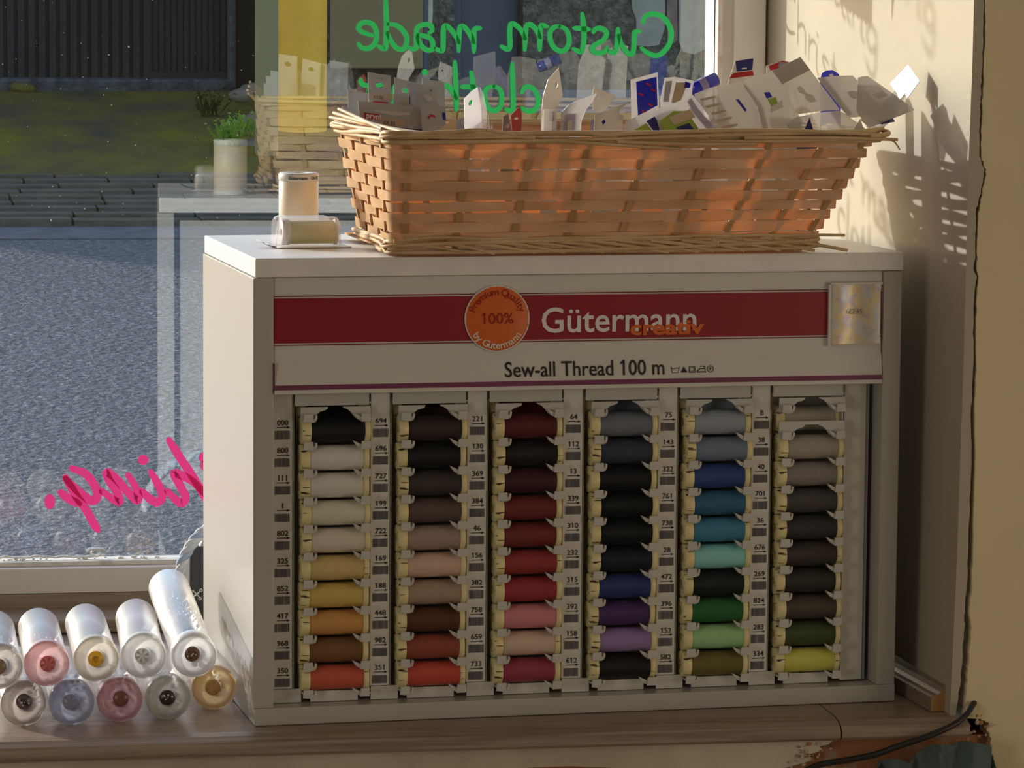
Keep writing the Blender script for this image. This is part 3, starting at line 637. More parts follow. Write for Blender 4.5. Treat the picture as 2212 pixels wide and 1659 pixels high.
# ------------------------------------------------------------------ thread cabinet (own frame: x right, y away, z up, origin front left foot)
cab = thing('thread_cabinet', 'white thread display cabinet with a dark red banner on the sill', 'cabinet', CORG, PHI)
T_ = .0158
obj('base_panel', MB().box(0, CW, 0, CD, .0004, .0150), 'white', cab, bevel=.0008)
obj('side_panel', MB().box(-.0012, T_, .0006, CD - .001, .0151, .3735), 'white', cab, bevel=.0006)
obj('side_panel', MB().box(CW - T_ - .0006, CW - .0004, .0006, CD - .001, .0151, .3735), 'white', cab, bevel=.0006)
obj('top_panel', MB().box(.0003, CW + .0004, -.0004, CD, .3740, CH), ['wood_top'], cab, bevel=.0010)
obj('back_panel', MB().box(T_ + .006, CW - T_ - .006, CD - .012, CD - .008, .0151, .3655), 'white', cab)
tag_ = obj('side_cap', MB().lathe([(0, -.0008), (.0026, -.0008), (.0030, 0), (.0030, .001)], (.0003, .012, .3125), (1, 0, 0), 14), 'plastic', cab)
# banner board with red band, badge and lettering
x0, x1 = .0162, .5425
hb = obj('banner_board', MB().box(x0, x1, .0030, .0060, .2990, .3735), 'plastic', cab, bevel=.0005)
def on_front(y): return lambda u, v: (u, y, v)
obj('red_band', MB().box(x0 + .0002, x1 - .0002, .0024, .0032, .3192, .3564), 'red', hb)
obj('pinstripe', MB().box(x0 + .0002, x1 - .0002, .0024, .0032, .3576, .3584).box(x0 + .0002, x1 - .0002, .0024, .0032, .3172, .3180), 'redline', hb)
b = MB(); text(b, 'G\u00fctermann', .0298, lambda u, v: (.2418 + u, .0023, .3252 + v), (0, -.0003, 0), 0, bold=.010, sx=.992)
obj('lettering', b, 'whiteink', hb)
b = MB(); text(b, 'creativ', .0172, lambda u, v: (.3195 + u, .0018, .3222 + v), (0, -.0002, 0), 0, bold=.032, sx=1.36)
obj('lettering', b, 'orange', hb)['label'] = 'orange lettering'
bx, bz, br = .2046, .3374, .0278
badge = obj('badge', MB().lathe([(0, 0), (br * .93, 0), (br * .965, .0003), (br * .965, .0012)], (bx, .0010, bz), (0, 1, 0), 48).lathe([(br * .965, .0002), (br, .0002), (br, .0014), (br * .965, .0014)], (bx, .0010, bz), (0, 1, 0), 48, 1), ['orange', 'whiteink'], hb)
b = MB()
text(b, '100%', .0128, lambda u, v: (bx + u, .0008, bz - .0042 + v), (0, -.0002, 0), 0, bold=.004, sx=1.02, align='CENTER')
def arc_text(b, s, size, r_, a_mid, flip, m, sp):
    wds = {'m': 1.45, 'i': .55, 'l': .55, 'Q': 1.25, 'P': 1.1, 'G': 1.3, ' ': .7, 't': .7, 'r': .75, 'u': 1.05, 'n': 1.05}
    tot = sum(wds.get(c, 1.0) for c in s) * sp; a = -tot / 2
    for c in s:
        w_ = wds.get(c, 1.0) * sp; am = a + w_ / 2; a += w_
        if c == ' ': continue
        if not flip:
            th = a_mid - am; o = Vector((bx + math.cos(th) * r_, 0, bz + math.sin(th) * r_)); ux = Vector((math.sin(th), 0, -math.cos(th))); uz = Vector((math.cos(th), 0, math.sin(th)))
        else:
            th = a_mid + am; o = Vector((bx + math.cos(th) * r_, 0, bz + math.sin(th) * r_)); ux = Vector((-math.sin(th), 0, math.cos(th))); uz = Vector((-math.cos(th), 0, -math.sin(th)))
        text(b, c, size, (lambda o_, ux_, uz_: lambda u, v: o_ + ux_ * u + uz_ * v + Vector((0, .0008, 0)))(o, ux, uz), (0, -.0002, 0), m, bold=.006, align='CENTER')
arc_text(b, 'Premium Quality', .0086, .0196, math.pi / 2, False, 0, .186)
arc_text(b, 'by G\u00fctermann', .0086, .0252, -math.pi / 2, True, 1, .166)
obj('badge_lettering', b, ['brick_red', 'whiteink'], badge)
# price sleeve on the right end of the banner
hol = N('holographic_foil'); pp = hol.n('BsdfPrincipled', Roughness=.3, Metallic=.25)
nz = noise_tex(hol, 42, 3); rr_ = ramp(hol, nz.outputs[0], [(.3, (.50, .50, .52)), (.46, (.74, .74, .74)), (.54, (.86, .70, .40)), (.60, (.62, .56, .70)), (.70, (.78, .82, .80))])
hol.l(rr_.outputs[0], pp.inputs['Base Color']); nb = noise_tex(hol, 30, 2); bu = hol.n('Bump', Strength=.6, Distance=.002); hol.l(nb.outputs[0], bu.inputs['Height']); hol.l(bu.outputs[0], pp.inputs['Normal'])
holm = hol.end(pp.outputs[0])
pb = MB(); k = 10; vs = []
for i in range(k + 1):
    for j in range(2): vs.append((.4945 + .046 * i / k, .0008 - .0012 * math.sin(i * .9) * .5, (.3115, .3625)[j]))
pb.add(vs, [(2 * i, 2 * i + 2, 2 * i + 3, 2 * i + 1) for i in range(k)], 0, True)
ps = obj('price_sleeve', pb, holm, hb, solid=.0008)
b = MB(); text(b, '\u00a32.55', .0058, lambda u, v: (.5175 + u, -.0010, .3375 + v), (0, -.0001, 0), 0, align='CENTER'); obj('price', b, 'inkgrey', ps)
obj('sleeve_edge', MB().box(.4938, .4956, -.001, .002, .310, .364).box(.4938, .542, -.001, .002, .3625, .3642), 'plastic', hb)
# title strip: a slightly tilted plastic holder below the banner
ts = obj('title_strip', MB().prism([(x0, .0028, .3030), (x0, -.0016, .2775), (x0, .0010, .2768), (x0, .0060, .3030)], (x1 - x0 + .0006, 0, 0)), 'plastic', cab, bevel=.0004)
def tl(u, v): t = (v - .2775) / (.3030 - .2775); return (u, -.0016 + .0044 * t - .0003, v)
obj('strip_edge', MB().prism([tl(x0, .2808), tl(x1, .2808), tl(x1, .2848), tl(x0, .2848)], (0, .0005, 0)).box(x0 - .0001, x0 + .0004, -.001, .0027, .2780, .3028), 'purple', ts)
b = MB(); text(b, 'Sew-all Thread 100 m', .0178, lambda u, v: tl(.2108 + u, .2884 + v), (0, -.0002, 0), 0, bold=.008, sx=.885)
# care symbols
def ln(b, P, wd_): b.tube([tl(*p) for p in P], wd_, 4)
cxs = [.3592, .3668, .3740, .3822, .3900]; zc = .2896; h = .0050
ln(b, [(cxs[0] - .0036, zc + h), (cxs[0] - .0028, zc), (cxs[0] + .0028, zc), (cxs[0] + .0036, zc + h)], .00030); ln(b, [(cxs[0] - .0036, zc + h * .75), (cxs[0] - .0012, zc + h * .62), (cxs[0] + .001, zc + h * .78), (cxs[0] + .0036, zc + h * .7)], .00025)
b.prism([tl(cxs[1] - .003, zc), tl(cxs[1] + .003, zc), tl(cxs[1], zc + h)], (0, -.0002, 0))
ln(b, [(cxs[2] - .0025, zc), (cxs[2] + .0025, zc), (cxs[2] + .0025, zc + h), (cxs[2] - .0025, zc + h), (cxs[2] - .0025, zc)], .0004); ln(b, [(cxs[2] - .0015 + .003 * (j == 1 or j == 2), zc + .001 + .003 * (j > 1)) for j in range(4)], .00025)
ln(b, [(cxs[3] - .0042, zc + .0002), (cxs[3] + .0036, zc + .0002), (cxs[3] + .0026, zc + h), (cxs[3] - .001, zc + h)], .0005); ln(b, [(cxs[3] - .004, zc + .0008), (cxs[3] - .0012, zc + .0030), (cxs[3] + .003, zc + .0030)], .0004)
ln(b, [(cxs[4] + math.cos(a * .524) * .0027, zc + .0026 + math.sin(a * .524) * .0027) for a in range(13)], .0003); text(b, 'P', .0042, lambda u, v: tl(cxs[4] - .001 + u, zc + .0012 + v), (0, -.0002, 0))
obj('lettering', b, ['ink'], ts)
# inside: recessed back sheet, blank panel at the right, white skirt, label strips, spool channels
obj('inner_sheet', MB().box(T_, CW - T_, .060, .0625, .0151, .300), 'clipm', cab)
obj('blank_panel', MB().box(.5165, .5362, .0205, .0225, .0165, .285), 'plastic', cab, bevel=.0004)
obj('joint_strip', MB().box(.5364, .5392, .0215, .0235, .0165, .285), mat('blue_grey_strip', (.30, .33, .38), .4), cab)
COLX = [.0404, .1230, .2060, .2893, .3722, .4548]
PZ, Z0 = .02318, .0358
NUM = [['000', '800', '111', '1', '802', '325', '852', '417', '968', '350'], ['694', '696', '727', '199', '722', '169', '188', '448', '982', '351'], ['221', '130', '369', '384', '46', '156', '382', '758', '659', '733'],
       ['64', '112', '13', '339', '310', '232', '315', '392', '158', '612'], ['75', '143', '322', '761', '738', '28', '472', '396', '152', '582'], ['8', '38', '40', '701', '36', '676', '269', '824', '283', '334']]
for c in range(6):
    xs = .0160 if c == 0 else COLX[c - 1] + .0604
    xe = COLX[c] - .0058
    st = obj('label_strip', MB().box(xs, xe, .0175, .0190, .0275, .2775), 'labelp', cab, bevel=.0005)
    b = MB(); fy = .0172
    for r_ in range(10):
        zc = Z0 + PZ * (9 - r_) - .0006; xm = (xs + xe) / 2 + (.0005 if c else .0012)
        text(b, NUM[c][r_], .0062, lambda u, v: (xm + u, fy, zc + .0058 + v), (0, -.0002, 0), 0, bold=.006, sx=1.05, align='CENTER')
        b.box(xm - .0050, xm + .0042, fy - .0002, fy, zc + .0036, zc + .0042); b.prism([(xm + .0036, fy - .0002, zc + .0028), (xm + .0062, fy - .0002, zc + .0039), (xm + .0036, fy - .0002, zc + .0050)], (0, .0002, 0))
        bx0 = xm - .0066
        while bx0 < xm + .0058:
            ww = random.choice([.00022, .00034, .0005, .0007]); b.box(bx0, bx0 + ww, fy - .0002, fy, zc - .0058, zc + .0012, 1); bx0 += ww + random.choice([.0002, .0003, .0005])
    obj('printing', b, ['ink', 'inkgrey'], st)
    X = COLX[c]; Wc = .0604
    ch = obj('spool_channel', MB().box(X - .0052, X - .0038, .020, .058, .0200, .2770).box(X + Wc - .0012, X + Wc, .019, .058, .0200, .2770).box(X - .004, X + Wc, .0570, .0585, .0200, .2770), 'clipm', cab, bevel=.0003)
    obj('skirt', MB().box(X + .010, X + Wc - .010, .0190, .0205, .0155, .0245), 'plastic', ch)
    obj('skirt', MB().box(xs + .001, X + .002, .0185, .0200, .0155, .0270), 'plastic', ch)
    obj('header_plate', MB().box(X - .004, X + Wc - .002, .0150, .0165, .2655, .2765).box(X - .004, X + Wc, .0165, .056, .2665, .2680), 'clipm', ch, bevel=.0004)
    # arched shoulders over the first spool
    def arch(zt, full=False):
        b = MB()
        for sgn in (0, 1):
            f = (lambda u: X + u) if not sgn else (lambda u: X + Wc - .0015 - u)
            pr = [(0, 0), (.0230, 0), (.0225, -.0018), (.0200, -.0030), (.0160, -.0040), (.0125, -.0070), (.0105, -.0105), (.0085, -.0125), (0, -.0125)] if not sgn else [(0, 0), (.0240, 0), (.0225, -.0012), (.0200, -.0020), (.0170, -.0045), (.0140, -.0085), (.0100, -.0115), (0, -.0125)]
            b.prism([(f(u), .0105, zt + v) for u, v in pr], (0, .0015, 0))
        if full: b.box(X, X + Wc - .0015, .0105, .0120, zt - .0002, zt + .0030)
        return b
    obj('arch_plate', arch(.2650), 'clipm', ch, bevel=.0003)
    if c == 5: obj('arch_plate', arch(Z0 + PZ * 8 + .0205, True), 'clipm', ch, bevel=.0003)
    for r_ in range(11):
        zt = Z0 + PZ * (10 - r_) - .0116
        b = MB(); b2 = MB()
        # left tab with its rounded hook, right tab with a wing, joined behind the spool
        b.prism([(X + .0015, .0062, zt - .0032), (X + .0100, .0062, zt - .0032), (X + .0100, .0062, zt + .0036), (X + .0022, .0062, zt + .0036)], (0, .0018, 0))
        b.prism([(X + .0100, .0078, zt - .0040), (X + .0125, .0078, zt - .0028), (X + .0134, .0078, zt - .0004), (X + .0136, .0078, zt + .0024), (X + .0120, .0078, zt + .0026), (X + .0116, .0078, zt + .0002), (X + .0100, .0078, zt - .0008), (X + .004, .0078, zt - .0040)], (0, .0040, 0))
        b2.prism([(X + .0500, .0062, zt - .0034), (X + .0582, .0062, zt - .0034), (X + .0582, .0062, zt + .0036), (X + .0508, .0062, zt + .0036)], (0, .0018, 0))
        b2.prism([(X + .0510, .0078, zt - .0032), (X + .0510, .0078, zt + .0006), (X + .0475, .0078, zt + .0022), (X + .0435, .0078, zt + .0042), (X + .0452, .0078, zt + .0012), (X + .0478, .0078, zt - .0016)], (0, .0040, 0))
        if r_ < 10: pass
        b.box(X + .0022, X + .0050, .0070, .047, zt - .0012, zt); b2.box(X + .0575, X + .0590, .0064, .047, zt - .0012, zt)
        obj('hook_clip', b, 'clipm', ch, bevel=.0003); obj('wing_clip', b2, 'clipm', ch, bevel=.0003)
# ------------------------------------------------------------------ spools
TH = [[(13, 13, 13), (168, 156, 158), (166, 156, 132), (168, 156, 122), (168, 142, 122), (158, 126, 68), (168, 126, 42), (172, 102, 26), (92, 56, 20), (160, 52, 20)],
      [(38, 28, 24), (15, 14, 14), (42, 36, 32), (66, 50, 44), (116, 95, 80), (152, 122, 100), (122, 98, 76), (66, 32, 16), (110, 42, 18), (148, 34, 14)],
      [(66, 14, 17), (22, 14, 16), (44, 14, 17), (84, 14, 19), (88, 16, 18), (112, 19, 18), (116, 14, 23), (205, 84, 86), (206, 126, 104), (114, 22, 46)],
      [(76, 80, 87), (36, 40, 49), (11, 12, 15), (9, 11, 13), (11, 13, 15), (13, 17, 28), (16, 33, 80), (48, 22, 68), (104, 78, 118), (19, 15, 15)],
      [(104, 110, 114), (76, 88, 102), (12, 42, 94), (12, 68, 92), (14, 90, 112), (84, 152, 164), (12, 22, 20), (16, 74, 34), (106, 154, 92), (80, 70, 20)],
      [(128, 118, 102), (118, 108, 92), (96, 88, 80), (50, 46, 42), (37, 35, 35), (44, 38, 32), (35, 33, 27), (56, 46, 36), (46, 54, 24), (160, 160, 28)]]
NM = [['black', 'lilac white', 'ivory', 'cream', 'pale blush', 'straw', 'mustard yellow', 'orange', 'dark tan', 'rust orange'], ['dark brown', 'black', 'charcoal brown', 'deep brown', 'mushroom', 'beige', 'light brown', 'chestnut', 'brick brown', 'rust red'],
      ['wine', 'near black', 'dark maroon', 'burgundy', 'dark red', 'deep red', 'crimson', 'coral pink', 'salmon', 'raspberry'], ['slate grey', 'dark grey', 'black', 'black', 'black', 'midnight', 'navy blue', 'dark purple', 'mauve', 'black'],
      ['pale grey', 'steel blue', 'royal blue', 'petrol blue', 'teal', 'aqua', 'black green', 'bottle green', 'sage green', 'olive'], ['stone', 'taupe', 'warm grey', 'dark grey', 'black', 'dark brown', 'near black', 'umber', 'forest green', 'yellow green']]
ORD = ['first', 'second', 'third', 'fourth', 'fifth', 'last']
def make_spool():
    t = thing('thread_spool', 'x', 'spool')
    n = 28; r0, r1 = .0106, .01145
    obj('thread', MB().lathe([(r0 * .92, -.0212), (r0, -.0196), (r0, .0236), (r0 * .93, .0246)], (0, 0, 0), (1, 0, 0), n), 'thread', t)
    obj('flange', MB().lathe([(.004, -.0292), (r1 - .0008, -.0292), (r1, -.0286), (r1, -.0218), (r1 - .0006, -.0212), (.004, -.0212)], (0, 0, 0), (1, 0, 0), n), ['rim'], t)
    obj('flange', MB().lathe([(.004, .0242), (r1 - .0006, .0242), (r1, .0247), (r1, .0282), (r1 - .0008, .0287), (.004, .0287)], (0, 0, 0), (1, 0, 0), n), ['rim'], t)
    obj('core', MB().lathe([(.0040, -.0290), (.0040, .0286)], (0, 0, 0), (1, 0, 0), 14), 'cream', t)
    return t
proto = make_spool(); first = True
ILL = (.37, .345, .305)
for c in range(6):
    for r_ in range(10):
        z = Z0 + PZ * (9 - r_); y = .0215; x = COLX[c] + .0302 + R(-.0012, .0006)
        if c == 5 and r_ == 0: y = .034
        lab = '%s thread spool beside number %s in the %s column of the cabinet' % (NM[c][r_], NUM[c][r_], ORD[c])
        P = cw(x, y, z)
        if first: t = proto; t.location = P; t.rotation_euler = (0, 0, PHI); t['label'] = lab; t['group'] = 'thread spools in the display cabinet'; first = False
        else: t = dup(proto, P, PHI, lab, 'thread spools in the display cabinet')
        t.rotation_euler = (0, 0, PHI + R(-.012, .012))
        l = lin(TH[c][r_]); colr = [min(.85, l[k] / ILL[k]) for k in range(3)]; lum = sum(colr) / 3; colr = [(lum + (v - lum) * .78) * .88 for v in colr]
        for ch in t.children:
            if ch.name.startswith('thread'): ch.color = (*colr, 1)
            elif ch.name.startswith('flange'): ch.rotation_euler = (R(0, 6.28), 0, 0)
for c in range(5):   # the spools queued behind the top ones, seen through the arches
    t = dup(proto, cw(COLX[c] + .0302, .0435, Z0 + PZ * 9 + .0085), PHI, '%s thread spool queued behind the top one in the %s column' % (NM[c][0], ORD[c]), 'thread spools in the display cabinet')
    l = lin(TH[c][0]); colr = [min(.85, l[k] / ILL[k] * .88) for k in range(3)]
    for ch in t.children:
        if ch.name.startswith('thread'): ch.color = (*colr, 1)
# ------------------------------------------------------------------ basket
BZ = CH + .0012
bk = thing('wicker_basket', 'rectangular woven willow basket full of packets on the cabinet', 'basket', cw(.30, .11, BZ), PHI)
def bl(lx, ly, lz): return Vector((lx - .30, ly - .11, lz - BZ))
def ring(t, off=0.0):
    # t 0 at the base, 1 at the rim: corners of the tapered basket in cabinet coordinates
    z = .394 + (.4905 - .394) * t
    xl = .130 - .020 * t - off; xr_ = .478 + .053 * t + off; y0 = -.004 - .014 * t - off; y1 = .222 + .012 * t + off
    xlf = .112 - .004 * t - off
    return z, [Vector((xlf, y0, z)), Vector((xr_, y0, z)), Vector((xr_ + .004, y1, z)), Vector((xl, y1, z))]
def peri(t, off=0.0, n=30, rad=.012):
    z, c = ring(t, off); pts = []
    for i in range(4):
        a, b_, d = c[i - 1], c[i], c[(i + 1) % 4]; u = (a - b_).normalized(); v = (d - b_).normalized()
        p, q = b_ + u * rad, b_ + v * rad
        for j in range(4):
            s_ = j / 3; pts.append(p * (1 - s_) ** 2 + b_ * 2 * s_ * (1 - s_) + q * s_ ** 2)
        e = d - v * rad
        for j in range(1, n): pts.append(q.lerp(e, j / n))
    return pts
def stakes():
    # parameters of stakes around: fractions along each side
    fr = [(0, k) for k in (.035, .155, .285, .405, .525, .655, .775, .885, .972)]
    rt = [(1, k) for k in (.10, .32, .54, .76, .93)]; bk_ = [(2, k) for k in (.03, .12, .22, .32, .42, .52, .62, .72, .82, .92)]; lf = [(3, k) for k in (.08, .27, .46, .65, .84)]
    return fr + rt + bk_ + lf
STK = stakes()
def onring(side, k, t, off=0.0):
    z, c = ring(t, off); return c[side].lerp(c[(side + 1) % 4], k)
def lean_k(side, k, t):
    # stakes fan outwards with the taper and wander a little
    return k + (.012 if side == 0 else .01) * math.sin(k * 9 + side) * (t - .5)
# woven splints
NR = 10
for r_ in range(NR):
    t0 = .115 + (.93 - .115) * r_ / (NR - 1) + R(-.006, .006); hgt = .0087 + R(-.0005, .0005)
    pts = peri(t0, 0, 40); z, c = ring(t0)
    # place phase by stakes: alternate in front / behind
    outv = []; tot = len(pts)
    cx_, cy_ = .32, .11
    sp = [onring(s_, lean_k(s_, k, t0), t0) for s_, k in STK]
    L = [0]
    for i in range(1, tot + 1): L.append(L[-1] + (pts[i % tot] - pts[i - 1]).length)
    def pos(p): i = min(range(tot), key=lambda i: (pts[i] - p).length_squared); return L[i]
    ss = sorted(pos(p) for p in sp); P2 = []; amp = .0021
    for i in range(tot):
        s_ = L[i]; k = 0
        while k < len(ss) and ss[k] < s_: k += 1
        a = ss[k - 1] if k > 0 else ss[-1] - L[-1]; b_ = ss[k] if k < len(ss) else ss[0] + L[-1]
        f = (s_ - a) / max(b_ - a, 1e-6); ph = math.cos(math.pi * f) * (1 if (k + r_) % 2 else -1)
        tn = (pts[(i + 1) % tot] - pts[i - 1]).normalized(); on = Vector((tn.y, -tn.x, 0))
        P2.append((pts[i] + on * ph * amp, on, ph, f))
    b = MB(); vs = []
    for i, (p, on, ph, f) in enumerate(P2):
        wob = .0006 * math.sin(i * .11 + r_ * 1.7); tw = .0003 * math.sin(i * .33 + r_)
        hh = hgt * (.5 + .03 * math.sin(i * .5 + r_)); sq = 1.0 - .10 * math.sin(math.pi * f) ** 2
        up = Vector((0, 0, 1)) + on * .12
        vs += [bl(*(p + up * (hh * sq + wob) + on * tw)), bl(*(p + up * (-hh * sq + wob) - on * tw))]
    n = len(P2); b.add(vs, [(2 * i, 2 * i + 1, (2 * i + 3) % (2 * n), (2 * i + 2) % (2 * n)) for i in range(n)], 0, True)
    obj('splint', b, 'wicker', bk, solid=.0007)
for s_, k in STK:
    w_ = R(.0042, .0056) if s_ in (0, 2) else .0062
    b = MB(); vs = []
    for i in range(9):
        t = -.02 + 1.0 * i / 8; p = onring(s_, lean_k(s_, k, t), t, .0); q = onring(s_, lean_k(s_, k, t) + .01, t, .0); d = (q - p).normalized(); on = Vector((d.y, -d.x, 0))
        vs += [bl(*(p - d * w_ * .5)), bl(*(p + d * w_ * .5))]
    b.add(vs, [(2 * i, 2 * i + 1, 2 * i + 3, 2 * i + 2) for i in range(8)], 0)
    obj('stake', b, 'stake', bk, solid=.0016)
# rim and base borders: bundles of round rods winding round each other
def bundle(name, tz, n, amp, rad, m, seed, zlift=0.0):
    random.seed(seed)
    b = MB()
    for k in range(n):
        pts = peri(tz, .0022, 22, .014); ph = 2 * math.pi * k / n; P = []
        for i, p in enumerate(pts):
            tn = (pts[(i + 1) % len(pts)] - pts[i - 1]).normalized(); on = Vector((tn.y, -tn.x, 0)); a = ph + i * (.085 + .012 * (k % 3)) + .4 * math.sin(i * .13 + k)
            P.append(bl(*(p + on * math.cos(a) * amp * .8 + Vector((0, 0, zlift + math.sin(a) * amp * 1.15)))))
        b.tube(P, [rad * (.8 + .35 * math.sin(i * .17 + k) ** 2) for i in range(len(P))], 7, 0, True)
    obj(name, b, m, bk)
bundle('rim', .985, 5, .0034, .0019, 'rod', 31)
bundle('base_border', .045, 4, .0040, .0018, 'rod', 33)
random.seed(44)
b = MB()   # basket floor
for i in range(22):
    y = .002 + .0098 * i; b.box(.116 - .30, .478 - .30, y - .11, y - .11 + .0082, .0030, .0045)
obj('floor_weave', b, 'wicker', bk)
def rod(pts, r_, name='rod_end', m='rod'):
    b = MB(); P = smooth3([bl(*p) for p in pts], 4); k = len(P); b.tube(P, [r_ * (1 - .25 * i / k) for i in range(k)], 7); return obj(name, b, m, bk)
# rods that stick out at the corners of the rim
rod([(.150, -.019, .4900), (.128, -.018, .492), (.118, .02, .4945), (.104, .10, .499), (.0965, .165, .5025)], .0021)
rod([(.135, -.016, .4925), (.122, .01, .494), (.107, .09, .4965), (.0945, .17, .4985)], .0021)
rod([(.140, -.020, .4885), (.120, .0, .491), (.106, .08, .4925), (.096, .165, .4945)], .0019)
rod([(.112, .03, .494), (.105, .10, .5010), (.098, .15, .5065)], .0018)
for k in range(3): rod([(.112 + k * .004, -.014, .487 + .002 * k), (.13, -.021 - .001 * k, .4895 + .0015 * k), (.17, -.0225, .489 + .0025 * k), (.23, -.0215, .4905 - .001 * k)], .0017)
for (xa, za, xb, zb_, dz) in ((.150, .4925, .215, .4915, .0035), (.215, .4925, .300, .4905, .002), (.28, .4905, .40, .4945, .001), (.37, .4945, .53, .4905, .002), (.30, .4855, .42, .4835, -.001), (.41, .4885, .545, .4865, .001), (.25, .4865, .355, .4795, -.0005)):
    rod([(xa, -.0225, za), ((xa + xb) / 2, -.0250, (za + zb_) / 2 + dz), (xb, -.0225, zb_)], .0018)
rod([(.52, -.0235, .4895), (.534, -.022, .4905), (.540, -.012, .4925), (.537, .012, .4945)], .0024)
rod([(.50, -.0215, .4915), (.528, -.018, .4950), (.536, -.008, .4955), (.530, .01, .4935)], .0020)
rod([(.534, -.0205, .4875), (.542, -.022, .4850), (.547, -.023, .4780)], .0009)
# slanting rods of the foot border
for i in range(13):
    xa = .118 + .0270 * i; rod([(xa, -.0065, .4022 + R(-.001, .001)), (xa + .028, -.0098, .3990), (xa + .062 + R(-.008, .008), -.0085, .3925 + R(-.0006, .0006))], R(.0014, .0019), 'foot_rod')
for i in range(8):
    xa = .115 + .045 * i; rod([(xa, -.0055, .4035), (xa + .035, -.0075, .4055 + R(-.001, .001)), (xa + .075, -.0065, .4050)], .0016, 'foot_rod')
rod([(.1335, .20, .4085), (.127, .12, .4035), (.118, .05, .3985), (.112, .002, .3935)], .0024, 'foot_rod')
rod([(.1300, .17, .4035), (.122, .09, .4000), (.113, .03, .3950)], .0021, 'foot_rod')
for k in range(3): rod([(.130 - k * .001, .19 - k * .03, .404 + k * .002), (.122, .10 - k * .02, .404 + k * .0025), (.117, .03, .4015 + k * .003), (.124, -.006, .4035)], .0018, 'foot_rod')
for i in range(5): rod([(.483, .02 + .04 * i, .402), (.486, .05 + .04 * i, .398), (.482, .09 + .04 * i, .3935)], .0017, 'foot_rod')
random.seed(77)
# ------------------------------------------------------------------ packets in the basket
def packet(name, label, cat, poly, y0, m, lean=.15, turn=0.0, ext=.035, th=.0007, holes=(), parts=(), group='packets in the willow basket', bend=0.0, pname='card'):
    P = [atL(x, y, y0, lean, turn) for x, y in poly]
    low = [i for i, (x, y) in enumerate(poly) if y > 262]
    for i in low: P[i] = P[i] + Vector((0, -ext * lean * -1 * -1, -ext))
    nrm = Vector((-turn, 1, -lean)).normalized()
    W = [cw(*p) for p in P]; nw = CX * nrm.x + CY * nrm.y + CZ * nrm.z
    zmin = min(W, key=lambda p: p.z); base = Vector((sum(p.x for p in W) / len(W), sum(p.y for p in W) / len(W), zmin.z))
    t = thing(name, label, cat, base, group=group)
    def ring_(pts):
        return [cw(*atL(x, y, y0, lean, turn)) for x, y in pts]
    out = W[:]
    for hx, hy, ra, rb, rot in holes:
        hp = ring_([(hx + ra * math.cos(a * .5236) * math.cos(rot) - rb * math.sin(a * .5236) * math.sin(rot), hy + ra * math.cos(a * .5236) * math.sin(rot) + rb * math.sin(a * .5236) * math.cos(rot)) for a in range(12)])
        bi = min(range(len(out)), key=lambda i: (out[i] - hp[0]).length); 
        # wind the hole against the outline
        def area(q): return sum((q[i] - q[0]).cross(q[(i + 1) % len(q)] - q[0]).dot(nw) for i in range(len(q)))
        if area(hp) * area(W) > 0: hp = [hp[0]] + hp[:0:-1]
        j = min(range(12), key=lambda j: (hp[j] - out[bi]).length); hp = hp[j:] + hp[:j]
        out = out[:bi + 1] + hp + [hp[0]] + out[bi:]
    obj(pname, MB().prism([p - base for p in out], nw * th), m, t)
    for pn, pp, pm, lift in parts:
        obj(pn, MB().prism([p - base - nw * (.0002 + lift) for p in ring_(pp)], nw * .00015), pm, t)
    t['_n'] = tuple(nw); return t, base, nw, lambda x, y, l=.0006: cw(*atL(x, y, y0, lean, turn)) - base - nw * l
def on_packet(pk, s, px_, py_, size, m, ang=0.0, pn='lettering', bold=.01, sx=1.0, lift=.0007, parent=None):
    t, base, nw, f = pk; o = f(px_, py_, lift); ux = (f(px_ + 20, py_ + 20 * math.tan(ang), lift) - o).normalized(); uz = nw.cross(ux) * -1
    if uz.z < 0: uz = -uz
    b = MB(); text(b, s, size, lambda u, v: o + ux * u + uz * v, nw * .0001, 0, bold=bold, sx=sx); return obj(pn, b, m, parent or t)
def quad(x0, y0, x1, y1, sk=0): return [(x0, y0), (x1, y0 + sk), (x1, y1 + sk), (x0, y1)]
a_ = .13
pk = packet('notion_packet', 'grey card packet with a slotted hole and a three pound price label', 'packet', [(795, 156), (844, 163), (849, 300), (798, 300)], .165, 'card_grey', ext=.012, holes=[(820, 184, 9, 6, .3)], parts=[('price_label', [(801, 200), (848, 203), (848, 217), (801, 215)], 'card_beige', .0002), ('logo', [(806, 218), (838, 221), (838, 226), (806, 224)], 'logo_red', .0002)])
on_packet(pk, '\u00a33.05', 806, 212, .0040, 'inkgrey', a_); on_packet(pk, 'G', 823, 171, .0022, 'inkgrey', a_)
pk = packet('notion_packet', 'grey card packet with a slotted hole over the green r, second from the left', 'packet', [(852, 167), (899, 179), (898, 300), (846, 300)], .175, 'card_grey', ext=.012, holes=[(875, 196, 8, 5.5, .35)]); on_packet(pk, 'G', 880, 185, .0022, 'inkgrey', a_)
pk = packet('notion_packet', 'grey card packet marked H with a pale blue slot', 'packet', [(899, 180), (945, 188), (944, 300), (897, 300)], .170, 'card_grey', ext=.012, parts=[('window_slot', [(914, 205), (924, 204), (933, 211), (933, 218), (922, 219), (916, 212)], 'card_white', .0002)]); on_packet(pk, 'H', 927, 198, .0034, 'inkgrey', a_, sx=1.1)
packet('notion_packet', 'plain grey card packet behind the one marked H', 'packet', [(912, 170), (960, 177), (962, 300), (912, 300)], .190, 'card_grey', ext=.012, parts=[('print', [(940, 198), (944, 199), (944, 230), (940, 229)], 'navy', .0002)])
packet('notion_packet', 'small plain grey card packet low at the far left of the row', 'packet', [(751, 194), (797, 202), (798, 300), (756, 300)], .208, 'card_grey', ext=.012)
